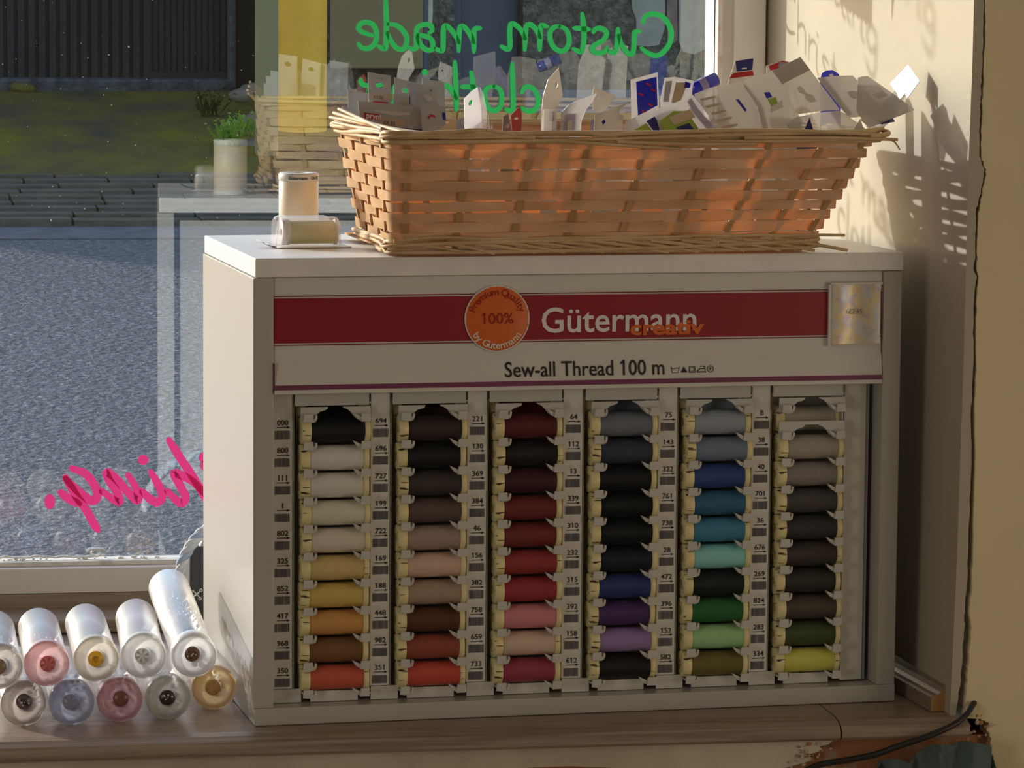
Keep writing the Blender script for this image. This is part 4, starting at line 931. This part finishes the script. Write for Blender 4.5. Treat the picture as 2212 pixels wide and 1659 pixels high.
packet('notion_packet', 'short grey card packet between the slotted cards', 'packet', [(850, 203), (894, 205), (897, 300), (848, 300)], .155, 'card_grey', ext=.012, parts=[('print', [(868, 218), (878, 219), (878, 226), (867, 226)], 'card_beige', .0002), ('print', [(884, 208), (886, 208), (886, 226), (884, 226)], 'navy', .0002)])
pk = packet('notion_packet', 'wide grey card packet with a red logo and a price of 4.35', 'packet', [(773, 218), (908, 230), (918, 300), (783, 300)], .148, 'card_grey', ext=.012, parts=[('logo', [(786, 243), (819, 247), (820, 260), (787, 256)], 'logo_red', .0002), ('price_label', [(823, 254), (873, 260), (875, 273), (825, 271)], 'card_beige', .0002), ('window_slot', [(809, 238), (886, 243), (886, 249), (850, 250), (812, 241)], 'card_white', .0002), ('print', [(783, 270), (915, 280), (916, 300), (784, 300)], 'navy', .0001)])
on_packet(pk, 'prym', 790, 254.5, .0068, 'whiteink', a_, bold=.03, sx=.95); on_packet(pk, '\u00a34.35', 827, 268, .0048, 'inkgrey', a_)
pk = packet('notion_packet', 'grey card packet with a half hidden red logo at the left end of the basket', 'packet', [(739, 229), (776, 236), (782, 300), (744, 300)], .200, 'card_grey', ext=.012, parts=[('logo', [(753, 259), (777, 262), (779, 274), (755, 270)], 'logo_red', .0002), ('print', [(744, 276), (780, 282), (781, 300), (745, 300)], 'navy', .0001)])
on_packet(pk, 'prym', 756, 269, .0062, 'whiteink', a_, bold=.03, sx=.8)
packet('notion_packet', 'grey white card packet with a red ring and a blue tab', 'packet', [(908, 225), (962, 231), (964, 300), (914, 300)], .140, 'card_grey', ext=.012, parts=[('print', [(924, 254), (930, 247), (938, 248), (941, 256), (936, 253), (930, 252), (927, 258)], 'logo_red', .0002), ('print', [(955, 243), (962, 244), (963, 260), (957, 259)], 'blue', .0002)])
pk = packet('notion_packet', 'long beige card lying low behind the front rim of the basket', 'packet', [(828, 277), (985, 253), (994, 300), (830, 300)], .030, 'card_beige', parts=[('print', [(898, 283), (904, 278), (911, 279), (914, 284), (910, 287), (900, 287)], 'navy', .0002)])
# foil and tags in the middle
def crumple(t, base, nw, amp, seed):
    random.seed(seed)
packet('foil_packet', 'shiny crinkled silver packet standing at the left of the middle group', 'packet', [(1003, 213), (1018, 198), (1032, 188), (1036, 212), (1040, 240), (1044, 300), (1004, 300)], .060, 'foil', .1, .25, holes=[(1017, 222, 4, 7, .5)])
packet('foil_packet', 'narrow silver blister packet overlapping the crinkled one', 'packet', [(1036, 188), (1044, 200), (1052, 240), (1056, 300), (1030, 300), (1032, 230)], .050, 'clear', .1, -.3, th=.003)
packet('hang_tag', 'dark grey hang tag with a punched hole by the silver packet', 'tag', [(984, 262), (1000, 254), (1009, 251), (1014, 300), (984, 300)], .045, 'dark_tag', holes=[(1004, 268, 4.5, 5, 0)])
packet('hang_tag', 'small white hang tag right of the silver packet', 'tag', [(1056, 249), (1073, 271), (1070, 300), (1055, 300)], .055, 'card_white', holes=[(1062, 275, 3, 4, 0)])
packet('hang_tag', 'dark grey hang tag left of the red one', 'tag', [(1079, 268), (1087, 252), (1098, 244), (1110, 267), (1109, 300), (1080, 300)], .050, 'dark_tag', holes=[(1096, 272, 3.2, 5.5, .3)])
packet('hang_tag', 'curled dark red hang tag in the middle of the basket', 'tag', [(1104, 249), (1113, 239), (1122, 231), (1127, 245), (1127, 262), (1120, 276), (1123, 300), (1113, 300), (1112, 272)], .052, 'red_tag', .1, .4, holes=[(1115, 256, 4.5, 3, -.4)])
packet('needle_packet', 'tall pointed white card packet with a clear blister', 'packet', [(1207, 146), (1211, 172), (1216, 207), (1202, 235), (1203, 300), (1166, 300), (1170, 240), (1174, 205), (1184, 172)], .085, 'card_white', .05, .2, holes=[(1202, 183, 2.4, 7, .1)], ext=.085, parts=[('blister', [(1170, 236), (1201, 236), (1201, 296), (1167, 296)], 'clear', .002), ('print', [(1186, 240), (1196, 240), (1196, 262), (1186, 262)], 'lilac', .0004)])
packet('needle_packet', 'clear bulging blister packet with lilac print beside the pointed card', 'packet', [(1215, 241), (1228, 228), (1245, 218), (1289, 202), (1280, 220), (1267, 236), (1256, 262), (1246, 300), (1203, 300), (1208, 264)], .070, 'bag_shade', .1, .1, th=.003, parts=[('card', [(1222, 246), (1246, 244), (1242, 294), (1214, 294)], 'lilac', -.002), ('print', [(1226, 262), (1236, 260), (1236, 292), (1224, 292)], 'card_white', .0004)])
packet('hang_tag', 'square white tag tipped on its corner', 'tag', [(1283, 186), (1331, 208), (1304, 244), (1281, 238), (1279, 210)], .078, 'card_white', holes=[(1291, 212, 3.5, 2.5, .2)])
packet('needle_packet', 'pale card packet with a lens shaped cut out right of the square tag', 'packet', [(1285, 248), (1322, 234), (1356, 222), (1352, 226), (1340, 236), (1336, 246), (1346, 250), (1330, 270), (1315, 300), (1270, 300)], .060, 'card_white', .1, ext=.085, parts=[('print', [(1276, 262), (1281, 256), (1284, 262), (1280, 290), (1275, 292)], 'lilac', .0002), ('print', [(1300, 262), (1306, 258), (1308, 264), (1302, 270)], 'blue', .0002)])
packet('blue_packet', 'upright packet with bright blue print and orange flecks', 'packet', [(1363, 172), (1421, 156), (1424, 226), (1378, 300), (1366, 300)], .090, 'bag_shade', .1, ext=.085, parts=[('card', [(1374, 177), (1418, 166), (1420, 228), (1378, 250)], 'blue', .0002)] + [('print', [(x, y), (x + 10, y + 5), (x + 9, y + 9), (x - 1, y + 4)], 'logo_red', .0005) for x, y in ((1396, 178), (1380, 200), (1400, 222), (1406, 190), (1386, 236))])
packet('blue_packet', 'clear white packet with grey stripes behind the upright blue one', 'packet', [(1436, 168), (1458, 166), (1489, 172), (1500, 175), (1496, 190), (1460, 300), (1428, 300), (1427, 215)], .120, 'bag_shade', .15, ext=.085, parts=[('card', [(1438, 176), (1452, 174), (1444, 220), (1432, 220)], 'card_grey', .0002), ('card', [(1460, 178), (1486, 178), (1468, 224), (1450, 222)], 'card_beige', .0002), ('print', [(1480, 176), (1492, 180), (1490, 190), (1478, 190)], 'blue', .0004)])
t = thing('blue_roll', 'rolled clear blue packet lying on the white one', 'packet', cw(*atL(1535, 200, .135, .1)), PHI, 'packets in the willow basket')
A1 = atL(1492, 196, .135, .1); A2 = atL(1548, 170, .135, .1); bse = atL(1535, 200, .135, .1); ax = (A2 - A1)
obj('roll', MB().lathe([(0, 0), (.0052, .0003), (.0058, .004), (.0060, ax.length), (.0050, ax.length + .0006), (.002, ax.length - .002), (0, ax.length - .002)], A1 - bse, ax, 20), 'blue', t)
obj('band', MB().lathe([(.0062, 0), (.0064, .0005), (.0064, .006), (.0062, .0065)], A1 - bse + ax * .35, ax, 20), 'lilac', t)
pk = packet('pin_packet', 'navy, red and white packet standing against the window stile', 'packet', [(1588, 131), (1628, 125), (1625, 156), (1640, 168), (1612, 300), (1560, 300), (1572, 182)], .160, 'card_white', .1, ext=.085, parts=[('print', [(1589, 132), (1627, 126), (1625, 151), (1591, 155)], 'navy', .0002), ('print', [(1584, 158), (1626, 153), (1628, 163), (1574, 170)], 'logo_red', .0002), ('print', [(1602, 147), (1612, 146), (1613, 149), (1602, 150)], 'whiteink', .0004)])
packet('pin_packet', 'pink and lilac packet behind the tallest clear sleeve', 'packet', [(1655, 142), (1690, 130), (1706, 134), (1700, 300), (1640, 300)], .150, 'card_white', .1, ext=.085, parts=[('print', [(1660, 143), (1690, 131), (1702, 135), (1690, 147), (1664, 152)], 'logo_red', .0002), ('print', [(1684, 134), (1704, 135), (1700, 146), (1680, 144)], 'lilac', .0004)])
packet('blue_packet', 'round topped bright blue packet peeping over the sleeves', 'packet', [(1772, 170), (1776, 158), (1786, 152), (1798, 151), (1812, 160), (1816, 172), (1816, 300), (1772, 300)], .140, 'blue', .15, ext=.012, parts=[('print', [(1790, 161), (1798, 159), (1800, 164), (1792, 166)], 'whiteink', .0004)])
# clear and frosted sleeves leaning to the right
packet('clear_sleeve', 'clear sleeve with a lime green and navy card just behind the front rim', 'sleeve', [(1306, 292), (1352, 262), (1400, 240), (1441, 228), (1460, 254), (1488, 300), (1300, 300)], .020, 'bag_shade', .4, parts=[('card', [(1356, 289), (1395, 267), (1420, 296), (1350, 296)], 'lime', .0002), ('stripe', [(1396, 262), (1414, 252), (1444, 296), (1422, 297)], 'navy', .0004)])
pk = packet('clear_sleeve', 'clear sleeve with a pale price label over lime and navy print', 'sleeve', [(1417, 250), (1458, 222), (1497, 205), (1530, 248), (1562, 292), (1562, 300), (1446, 300)], .014, 'bag_shade', .4, parts=[('card', [(1424, 262), (1456, 240), (1482, 240), (1520, 294), (1442, 296)], 'lime', .0002), ('stripe', [(1460, 276), (1488, 266), (1506, 290), (1478, 296)], 'navy', .0004), ('price_label', [(1444, 254), (1490, 236), (1502, 254), (1456, 272)], 'card_beige', .0006), ('seal', [(1492, 210), (1506, 232), (1560, 292), (1540, 294), (1494, 240), (1484, 218)], 'lilac', -.0010)])
packet('clear_sleeve', 'frosted sleeve with brown stripes, leftmost of the leaning ones', 'sleeve', [(1500, 203), (1532, 190), (1563, 182), (1595, 226), (1627, 270), (1600, 284), (1563, 298), (1530, 250)], .034, 'bag_frost', .45, ext=.06, parts=[('print', [(1512 + 12 * k, 214 + 15 * k), (1544 + 12 * k, 207 + 15 * k), (1546 + 12 * k, 211 + 15 * k), (1514 + 12 * k, 219 + 15 * k)], 'card_beige', .0001) for k in range(5)])
packet('clear_sleeve', 'frosted sleeve with a thin blue slip, second of the leaning ones', 'sleeve', [(1564, 184), (1597, 177), (1632, 220), (1667, 265), (1627, 276)], .044, 'bag_frost', .45, ext=.06, parts=[('slip', [(1589, 215), (1596, 215), (1613, 238), (1610, 242)], 'blue', .0001)])
packet('clear_sleeve', 'frosted sleeve with a blue and green slip, third of the leaning ones', 'sleeve', [(1602, 177), (1632, 165), (1663, 156), (1700, 208), (1733, 260), (1700, 270), (1670, 281), (1636, 228)], .040, 'bag_frost', .45, ext=.06, parts=[('slip', [(1650, 200), (1662, 199), (1668, 210), (1656, 213)], 'blue', .0001), ('slip', [(1657, 214), (1676, 210), (1680, 224), (1666, 230)], 'lime', .0001), ('slip', [(1664, 232), (1690, 216), (1692, 232), (1664, 244)], 'card_white', .0001)])
packet('clear_sleeve', 'tallest frosted sleeve with a white key shaped slip', 'sleeve', [(1667, 154), (1698, 138), (1729, 123), (1772, 180), (1814, 236), (1768, 240), (1717, 247)], .060, 'bag_frost', .45, ext=.06, parts=[('header', [(1668, 153), (1729, 124), (1750, 151), (1690, 182)], 'card_back', .0001), ('slip', [(1721, 190), (1727, 186), (1734, 190), (1742, 202), (1756, 206), (1764, 220), (1750, 222), (1738, 212), (1740, 206), (1727, 200)], 'card_white', .0002)])
packet('clear_sleeve', 'wide frosted sleeve with a pale leaf shaped slot', 'sleeve', [(1766, 168), (1805, 164), (1842, 163), (1880, 204), (1916, 244), (1876, 250), (1834, 254), (1800, 212)], .052, 'bag_frost', .45, ext=0, parts=[('slip', [(1830, 200), (1840, 196), (1850, 198), (1856, 210), (1846, 214), (1836, 210)], 'card_white', .0002), ('edge', [(1766, 169), (1772, 169), (1838, 254), (1831, 254)], 'clear', .0002)])
packet('clear_sleeve', 'frosted sleeve reaching furthest right with a sharp corner', 'sleeve', [(1853, 168), (1862, 165), (1874, 164), (1926, 200), (1976, 237), (1925, 257), (1877, 277), (1850, 240)], .034, 'bag_frost', .5, ext=0, parts=[('print', [(1884, 205), (1905, 197), (1920, 206), (1898, 214)], 'bag_shade', .0002), ('stripe', [(1896, 263), (1930, 255), (1934, 262), (1905, 268)], 'navy', -.0009)])
packet('clear_sleeve', 'clear sleeve lying low behind the right of the rim', 'sleeve', [(1717, 254), (1764, 244), (1814, 238), (1842, 258), (1871, 279), (1832, 292), (1789, 300), (1722, 300), (1700, 270)], .030, 'bag_shade', .5, ext=0, parts=[('slip', [(1728, 284), (1740, 284), (1742, 292), (1730, 292)], 'navy', .0002)])
packet('clear_sleeve', 'pale folded sleeve at the right end of the rim', 'sleeve', [(1789, 300), (1786, 290), (1830, 272), (1858, 256), (1872, 280), (1830, 300)], .012, 'bag_frost', .5, ext=.01)
packet('paper_slip', 'bright white triangular paper corner lit by the sun at the right', 'paper', [(1857, 257), (1885, 249), (1914, 242), (1898, 258), (1877, 274)], .072, 'card_white', .5, ext=0)
packet('printed_card', 'lime green card corner low between the leaning sleeves', 'card', [(1566, 292), (1592, 280), (1618, 274), (1622, 286), (1600, 300), (1560, 300)], .016, 'lime', .3, ext=.02)
packet('printed_card', 'navy card corner between the two lime green corners', 'card', [(1619, 278), (1648, 273), (1657, 284), (1630, 295), (1612, 300), (1600, 300)], .020, 'navy', .3, ext=.02)
packet('printed_card', 'lime green card edge under the third leaning sleeve', 'card', [(1646, 294), (1690, 278), (1732, 264), (1736, 268), (1690, 292), (1680, 300), (1640, 300)], .024, 'lime', .3, ext=.02)
packet('printed_card', 'navy card with a white mark under the tallest sleeve', 'card', [(1681, 291), (1716, 272), (1749, 254), (1764, 268), (1730, 282), (1704, 300), (1676, 300)], .022, 'navy', .3, ext=.02)
# the glinting packet at the right end, tilted to the sun
h_ = Vector((-.90, -.28, .36)).normalized(); ez = (CZ - h_ * h_.z).normalized(); ex = h_.cross(ez)
if ex.dot(CR) < 0: ex = -ex
g0 = cw(*atL(1954, 178, .050)); low = cw(*atL(1890, 262, .050)); low.z -= .02
t = thing('foil_packet', 'silver packet at the far right end glinting in the sun', 'packet', low, group='packets in the willow basket')
obj('flap', MB().prism([g0 - low + ex * u + ez * v for u, v in ((-.004, .016), (.022, .002), (.017, -.006), (.012, -.014), (.006, -.009), (.002, -.017), (-.006, -.010), (-.022, -.002))], h_ * -.0008), mat('white_foil', (.92, .92, .94), .24, .6, metal=.6), t)
q = [cw(*atL(x, y, .050)) - low for x, y in ((1934, 196), (1958, 206), (1925, 262), (1880, 300), (1868, 262))]
obj('sleeve', MB().prism(q, CY * .0008), 'bag_shade', t)
random.seed(91)
# ------------------------------------------------------------------ two spools on the cabinet top
TOP = CH + .0002
t = thing('tall_spool', 'tall cream thread spool standing on the cabinet left of the basket', 'spool', cw(.0755, .220, TOP), PHI)
rs = .0174
thr = translucent('cream_thread', lin((246, 234, 214)), lin((250, 232, 204)), .25, .05, .4)
obj('thread', MB().lathe([(rs * .95, .0050), (rs, .0058), (rs, .0508), (rs * .96, .0514)], n=40), thr, t)
obj('flange', MB().lathe([(.004, 0), (rs - .0006, 0), (rs + .0003, .0008), (rs + .0003, .0046), (rs - .0006, .0052), (.004, .0052)], n=40), 'plastic', t)
obj('flange', MB().lathe([(.004, .0512), (rs - .0006, .0512), (rs + .0003, .0518), (rs + .0003, .0572), (rs - .0008, .0582), (.0075, .0582), (.007, .0565), (.0045, .0565), (.004, .050)], n=40), 'labelp', t)
b = MB(); rr2 = rs + .0005
for txt, u0 in (('G\u00fctermann', -.0125), ('CA 02', .0085)):
    text(b, txt, .0040, lambda u, v: (rr2 * math.sin((u0 + u) / rr2), -rr2 * math.cos((u0 + u) / rr2), .0528 + v), (0, -.0001, 0), 0, bold=.02, sx=.95)
obj('lettering', b, 'ink', t)
t = thing('spool_pack', 'clear blister pack with a pale spool lying in front of the tall spool', 'spool', cw(.0665, .122, TOP), PHI + .03)
obj('card', MB().box(-.030, .034, -.018, .036, .0002, .0010), 'card_white', t, bevel=.0002)
b = MB(); vs = []
for i in range(7):
    a = i / 6; vs += [(-.030 - .0125 * a, -.012, .0008 + .0045 * a * a), (-.030 - .0125 * a, .014, .0008 + .0045 * a * a)]
b.add(vs, [(2 * i, 2 * i + 1, 2 * i + 3, 2 * i + 2) for i in range(6)], 0, True); obj('card_tab', b, 'lilac', t, solid=.0005)
b = MB(); b.prism([(-.0345, -.0122, .0016), (-.0305, -.0122, .0012), (-.0305, -.004, .0012), (-.036, -.004, .0022)], (0, 0, .0004)); obj('print', b, 'navy', t)
def dome(cy, r_, h, x0, x1, m, name):
    pr = [(cy - r_, .001), (cy - r_, h - r_)] + [(cy - r_ * math.cos(a * math.pi / 10), h - r_ + r_ * math.sin(a * math.pi / 10)) for a in range(1, 10)] + [(cy + r_, h - r_), (cy + r_, .001)]
    b = MB(); n = len(pr); L = [(x0, 1.0)] if 0 else None
    secs = [(x0, .90), (x0 + .0015, .97), (x0 + .004, 1.0), (x1 - .004, 1.0), (x1 - .0015, .97), (x1, .90)]; vs = []
    for x, s_ in secs: vs += [(x, cy + (y - cy) * s_, .001 + (z - .001) * s_) for y, z in pr]
    b.add(vs, [(i * n + j, i * n + j + 1, (i + 1) * n + j + 1, (i + 1) * n + j) for i in range(len(secs) - 1) for j in range(n - 1)], 0, True)
    b.add(vs[:n], [tuple(range(n))]); b.add(vs[-n:], [tuple(range(n))]); return obj(name, b, m, t)
dome(-.0050, .0118, .0262, -.0265, .0250, 'clear', 'blister'); dome(.016, .0112, .0262, -.0270, .0210, 'clear', 'blister')
thr2 = translucent('pale_nylon_thread', lin((226, 214, 170)), lin((220, 215, 170)), .4, .25, .3)
obj('thread', MB().lathe([(.0095, -.0175), (.0100, -.0165), (.0100, .0200), (.0095, .0210)], (0, -.0050, .0130), (1, 0, 0), 28), thr2, t)
obj('flange', MB().lathe([(.003, -.0245), (.0106, -.0245), (.0108, -.0238), (.0108, -.0182), (.0100, -.0175), (.003, -.0175)], (0, -.0050, .0130), (1, 0, 0), 28), 'labelp', t)
obj('flange', MB().lathe([(.003, .0212), (.0104, .0212), (.0108, .0218), (.0108, .0232), (.003, .0235)], (0, -.0050, .0130), (1, 0, 0), 28), 'labelp', t)
# ------------------------------------------------------------------ bead tubes on the sill
RT = .0187
TUBES = [  # px, py of the cap, depth of the front, cap colour, centre colour, beads colour, label, length, pitch, yaw
 (0, 1440, -.535, (204, 198, 194), (128, 108, 88), (205, 205, 210), 'grey capped tube cut by the left edge, top row', .175, 0, 0),
 (101, 1434, -.533, (232, 196, 196), (205, 120, 118), (220, 100, 105), 'pink capped bead tube with a salmon button, top row', .175, 0, 0),
 (208, 1424, -.530, (226, 220, 208), (222, 170, 50), (214, 200, 170), 'clear bead tube with a gold specked centre, top row', .175, 0, 0),
 (310, 1417, -.528, (232, 232, 230), (214, 210, 208), (216, 214, 216), 'clear bead tube with a frosty centre, top row', .185, 0, -.03),
 (420, 1417, -.524, (238, 236, 234), (110, 78, 55), (190, 195, 210), 'clear bead tube tipped up at the back against the cabinet', .185, .155, .045),
 (51, 1521, -.5304, (186, 176, 172), (96, 88, 84), (90, 82, 84), 'grey brown bead tube with a black speckled centre, bottom row', .17, 0, 0),
 (155, 1519, -.5317, (186, 192, 214), (170, 172, 190), (85, 105, 165), 'blue bead tube in the bottom row', .17, 0, 0),
 (259, 1513, -.5253, (216, 172, 178), (146, 106, 96), (205, 150, 155), 'rose bead tube with a flat brown centre, bottom row', .17, 0, 0),
 (363, 1508, -.5208, (206, 206, 198), (70, 60, 56), (200, 200, 196), 'clear bead tube with a black and white centre, bottom row', .17, 0, 0),
 (463, 1487, -.4826, (236, 206, 150), (226, 190, 128), (232, 184, 104), 'amber bead tube, last of the bottom row beside the cabinet', .155, 0, .055)]
for k, (px_, py_, fy, cc, ctr, bc, lab, Lg, pit, yaw) in enumerate(TUBES):
    low = k >= 5
    P = atY(px_, py_, fy)
    if low: P.z = RT + .0009
    t = thing('bead_tube', lab, 'tube', P, group='bead tubes stacked on the sill', rot=(pit, 0, yaw))
    cm = translucent('frosted_cap_%s' % lab.split()[0], lin(cc), lin(tuple(min(255, v * 1.10) for v in cc)), .68, .1, .35, clear=.12)
    cmc = translucent('cap_centre', lin(ctr), lin(ctr), .4, .1, .3)
    obj('tube', MB().lathe([(RT - .0008, .010), (RT - .0008, Lg - .004), (RT - .003, Lg - .0012), (RT - .008, Lg), (0, Lg)], (0, 0, 0), (0, 1, 0), 40), 'tube_clear', t)
    cap = obj('cap', MB().lathe([(RT - .001, .014), (RT + .0002, .013), (RT + .0002, .0006), (RT - .0006, -.0004), (RT - .0016, -.0004), (RT - .0024, .0008), (RT - .0030, .0036), (RT - .006, .0046), (.0078, .0050), (.0070, .0060), (.0068, .0085), (0, .0085)], (0, 0, 0), (0, 1, 0), 48), cm, t)
    b = MB(); off = Vector((R(-.0012, .0012), 0, R(-.0016, .0004)))
    b.lathe([(0, .0052), (.0062, .0052), (.0066, .0060), (.0066, .0075)], off, (0, 1, 0), 24)
    cen = obj('cap_centre', b, cmc, cap)
    if k in (1, 3, 6, 9):   # moulded button with rays
        b = MB()
        for j in range(6):
            a = j * math.pi / 3 + .3; b.prism([off + Vector((math.cos(a + d) * r_, .0049, math.sin(a + d) * r_)) for d, r_ in ((-.05, .0012), (-.22, .0056), (.22, .0056), (.05, .0012))], (0, .0004, 0))
        obj('button', b, translucent('button', lin(tuple(min(255, v + 18) for v in ctr)), None, .4, .2), cen)
    if k in (2, 4, 5, 8):   # loose beads lying against the centre
        b = MB()
        for j in range(16): 
            a = R(0, 6.28); r_ = R(0, .0045); b.sphere(off + Vector((math.cos(a) * r_, .0046, math.sin(a) * r_ * .8)), R(.0006, .0011), 6, 4, 0 if j % 3 else 1)
        obj('bead_specks', b, [mat('speck_dark', lin((50, 36, 28) if k != 2 else (205, 150, 30)), .3), mat('speck_light', lin((225, 220, 212) if k != 2 else (230, 190, 70)), .3)], cen)
    b = MB(); lev = R(-.008, -.001)
    for j in range(150 if not low else 80):
        for _ in range(20):
            a = R(-RT + .003, RT - .003); z = R(-RT + .003, lev)
            if a * a + z * z < (RT - .0029) ** 2: break
        y = R(.014, Lg - .008); r_ = R(.0016, .0023); b.sphere((a, y, z), r_, 6, 4)
    o = obj('beads', b, translucent('beads_%d' % k, lin(bc), lin(tuple(min(255, v * 1.1) for v in bc)), .4, .4, .15), t); o['kind'] = 'stuff'
# ------------------------------------------------------------------ small bag with a rope handle behind the cabinet's left side
P = atY(440, 1320, -.235)
t = thing('gift_bag', 'dark grey bag with a blue white rope handle, half behind the cabinet', 'bag', (.050, -.190, .0006), 0)
obj('bag_body', MB().prism([(-.052, -.03, 0), (.045, -.03, 0), (.045, .03, 0), (-.052, .03, 0)], (0, 0, .0), 0) if 0 else MB().prism([(-.0400, -.030, .0), (.045, -.030, .0), (.045, -.024, .094), (-.0585, -.024, .0985), (-.0590, -.026, .06)], (0, .055, 0)), mat('charcoal_bag_paper', (.055, .056, .060), .6, .3, c2=(.085, .086, .09), scale=30, bump=.3), t, bevel=.003)
obj('tissue', MB().prism([(-.052, -.020, .090), (.04, -.020, .090), (.04, -.018, .118), (-.018, -.018, .122), (-.047, -.018, .104)], (0, .035, 0)), 'card_white', t, bevel=.004)
b = MB()
cen_ = smooth3([Vector(v) for v in ((-.0690, -.034, .070), (-.0655, -.034, .086), (-.0575, -.032, .1015), (-.046, -.03, .1135), (-.030, -.029, .1225), (-.010, -.028, .1265), (.012, -.027, .122), (.028, -.026, .106))], 8)
for s_ in range(3):
    Q = []
    for i, c in enumerate(cen_):
        tn = (cen_[min(i + 1, len(cen_) - 1)] - cen_[max(i - 1, 0)]).normalized(); u = tn.cross(Vector((0, 1, 0))).normalized(); v = tn.cross(u); a = i * .55 + s_ * 2.094
        Q.append(c + (u * math.cos(a) + v * math.sin(a)) * .0026)
    b.tube(Q, .0030, 8, s_ % 3)
obj('rope_handle', b, [mat('rope_white', (.62, .66, .74), .8, .1), mat('rope_blue', (.42, .52, .70), .8, .1), mat('rope_pale', (.70, .73, .78), .8, .1)], t)
b = MB()
def tb(u, v): p = atY(425 + u, 1284 + v, -.2213); return p - Vector((.050, -.190, .0006))
for A_, B_ in (((-9, -9), (7, 8)), ((8, -8), (-9, 6))): b.tube([tb(*A_), tb(0, 0), tb(*B_)], .0006, 5)
for c_ in ((7, 9), (9, -9)): b.tube([tb(c_[0] + 3 * math.cos(a), c_[1] + 3 * math.sin(a)) for a in (0, 1.05, 2.1, 3.14, 4.2, 5.24)], .0005, 5, closed=True)
obj('scissors_mark', b, 'whiteink', t)
# ------------------------------------------------------------------ cable and rag at the broken corner
b = MB(); b.tube(smooth3([atY(x, y, Y) for x, y, Y in ((2108, 1512, -.572), (2098, 1528, -.588), (2086, 1545, -.596), (2066, 1562, -.602), (2030, 1580, -.606), (1985, 1597, -.606), (1940, 1612, -.602), (1890, 1630, -.596), (1830, 1642, -.592), (1760, 1655, -.590), (1700, 1690, -.590))], 5), .0026, 10)
tag(obj('black_cable', b, 'cable'), 'black cable sagging out of the crack below the end of the sill', 'cable')
def rag(poly_top, y_bot, Y, label, seed, m='teal_cloth'):
    random.seed(seed); n = 46; rows = 12; vs = []
    for j in range(rows + 1):
        for i in range(n + 1):
            f = i / n * (len(poly_top) - 1); a = int(min(f, len(poly_top) - 2)); f -= a
            x = poly_top[a][0] * (1 - f) + poly_top[a + 1][0] * f; yt = poly_top[a][1] * (1 - f) + poly_top[a + 1][1] * f
            g = j / rows; y = yt + (y_bot - yt) * g
            fold = .006 * math.sin(i * .55 + 1.8 * math.sin(j * .35) + seed) + .003 * math.sin(i * 1.3 + j * .6) + .012 * (1 - g) ** 3
            p = atY(x, y, Y); vs.append(Vector((p.x, Y - .008 + fold, p.z)))
    b = MB().add(vs, [(j * (n + 1) + i, j * (n + 1) + i + 1, (j + 1) * (n + 1) + i + 1, (j + 1) * (n + 1) + i) for j in range(rows) for i in range(n)], 0, True)
    return tag(obj('crumpled_rag', b, m, solid=.001), label, 'rag')
rag([(1880, 1668), (1900, 1652), (1935, 1640), (1965, 1646), (2000, 1622), (2030, 1606), (2060, 1612), (2100, 1604), (2140, 1610), (2150, 1640), (2158, 1668)], 1800, -.608, 'crumpled teal grey rag in the bottom right below the cable', 4)
random.seed(55)
b = MB()
for i in range(70):
    p = atY(R(1700, 1800), R(1606, 1660), -.586) if i < 34 else atY(R(2085, 2142), R(1532, 1640), -.584)
    b.sphere(p, R(.0006, .0018), 6, 4, i % 2, (R(.7, 1.6), .6, R(.6, 1.2)))
tag(obj('plaster_crumbs', b, ['plaster_low', 'brick']), 'loose plaster crumbs along the broken edge', 'rubble', kind='stuff')
# cloth pennants hung above the frame: their shadows fall on the reveal
def pennant(x, y, z, w_, h_, lab, fr):
    b = MB(); k = 16; pts = [(-w_, h_)] + [(-w_ + 2 * w_ * i / k, (-.004 * (i % 2) if fr else -abs(i - k / 2) / (k / 2) * -h_ * .0)) for i in range(k + 1)] + [(w_, h_)] if fr else [(-w_, h_), (w_ * .4, -.01), (w_, h_)]
    d = Vector((.7, .7, 0)); t = obj('cloth_pennant', b.prism([Vector((x, y, z)) + d * u + Vector((0, 0, v)) for u, v in pts], Vector((-.001, .001, 0))), 'card_back'); return tag(t, lab, 'pennant')
pennant(.470, -.155, .642, .030, .12, 'fringed cloth pennant above the frame, shading the reveal', True)
pennant(.500, -.285, .632, .016, .14, 'pointed cloth pennant above the frame, shading the reveal', False)
# tidy the scratch properties
for o in bpy.data.objects:
    if '_n' in o: del o['_n']
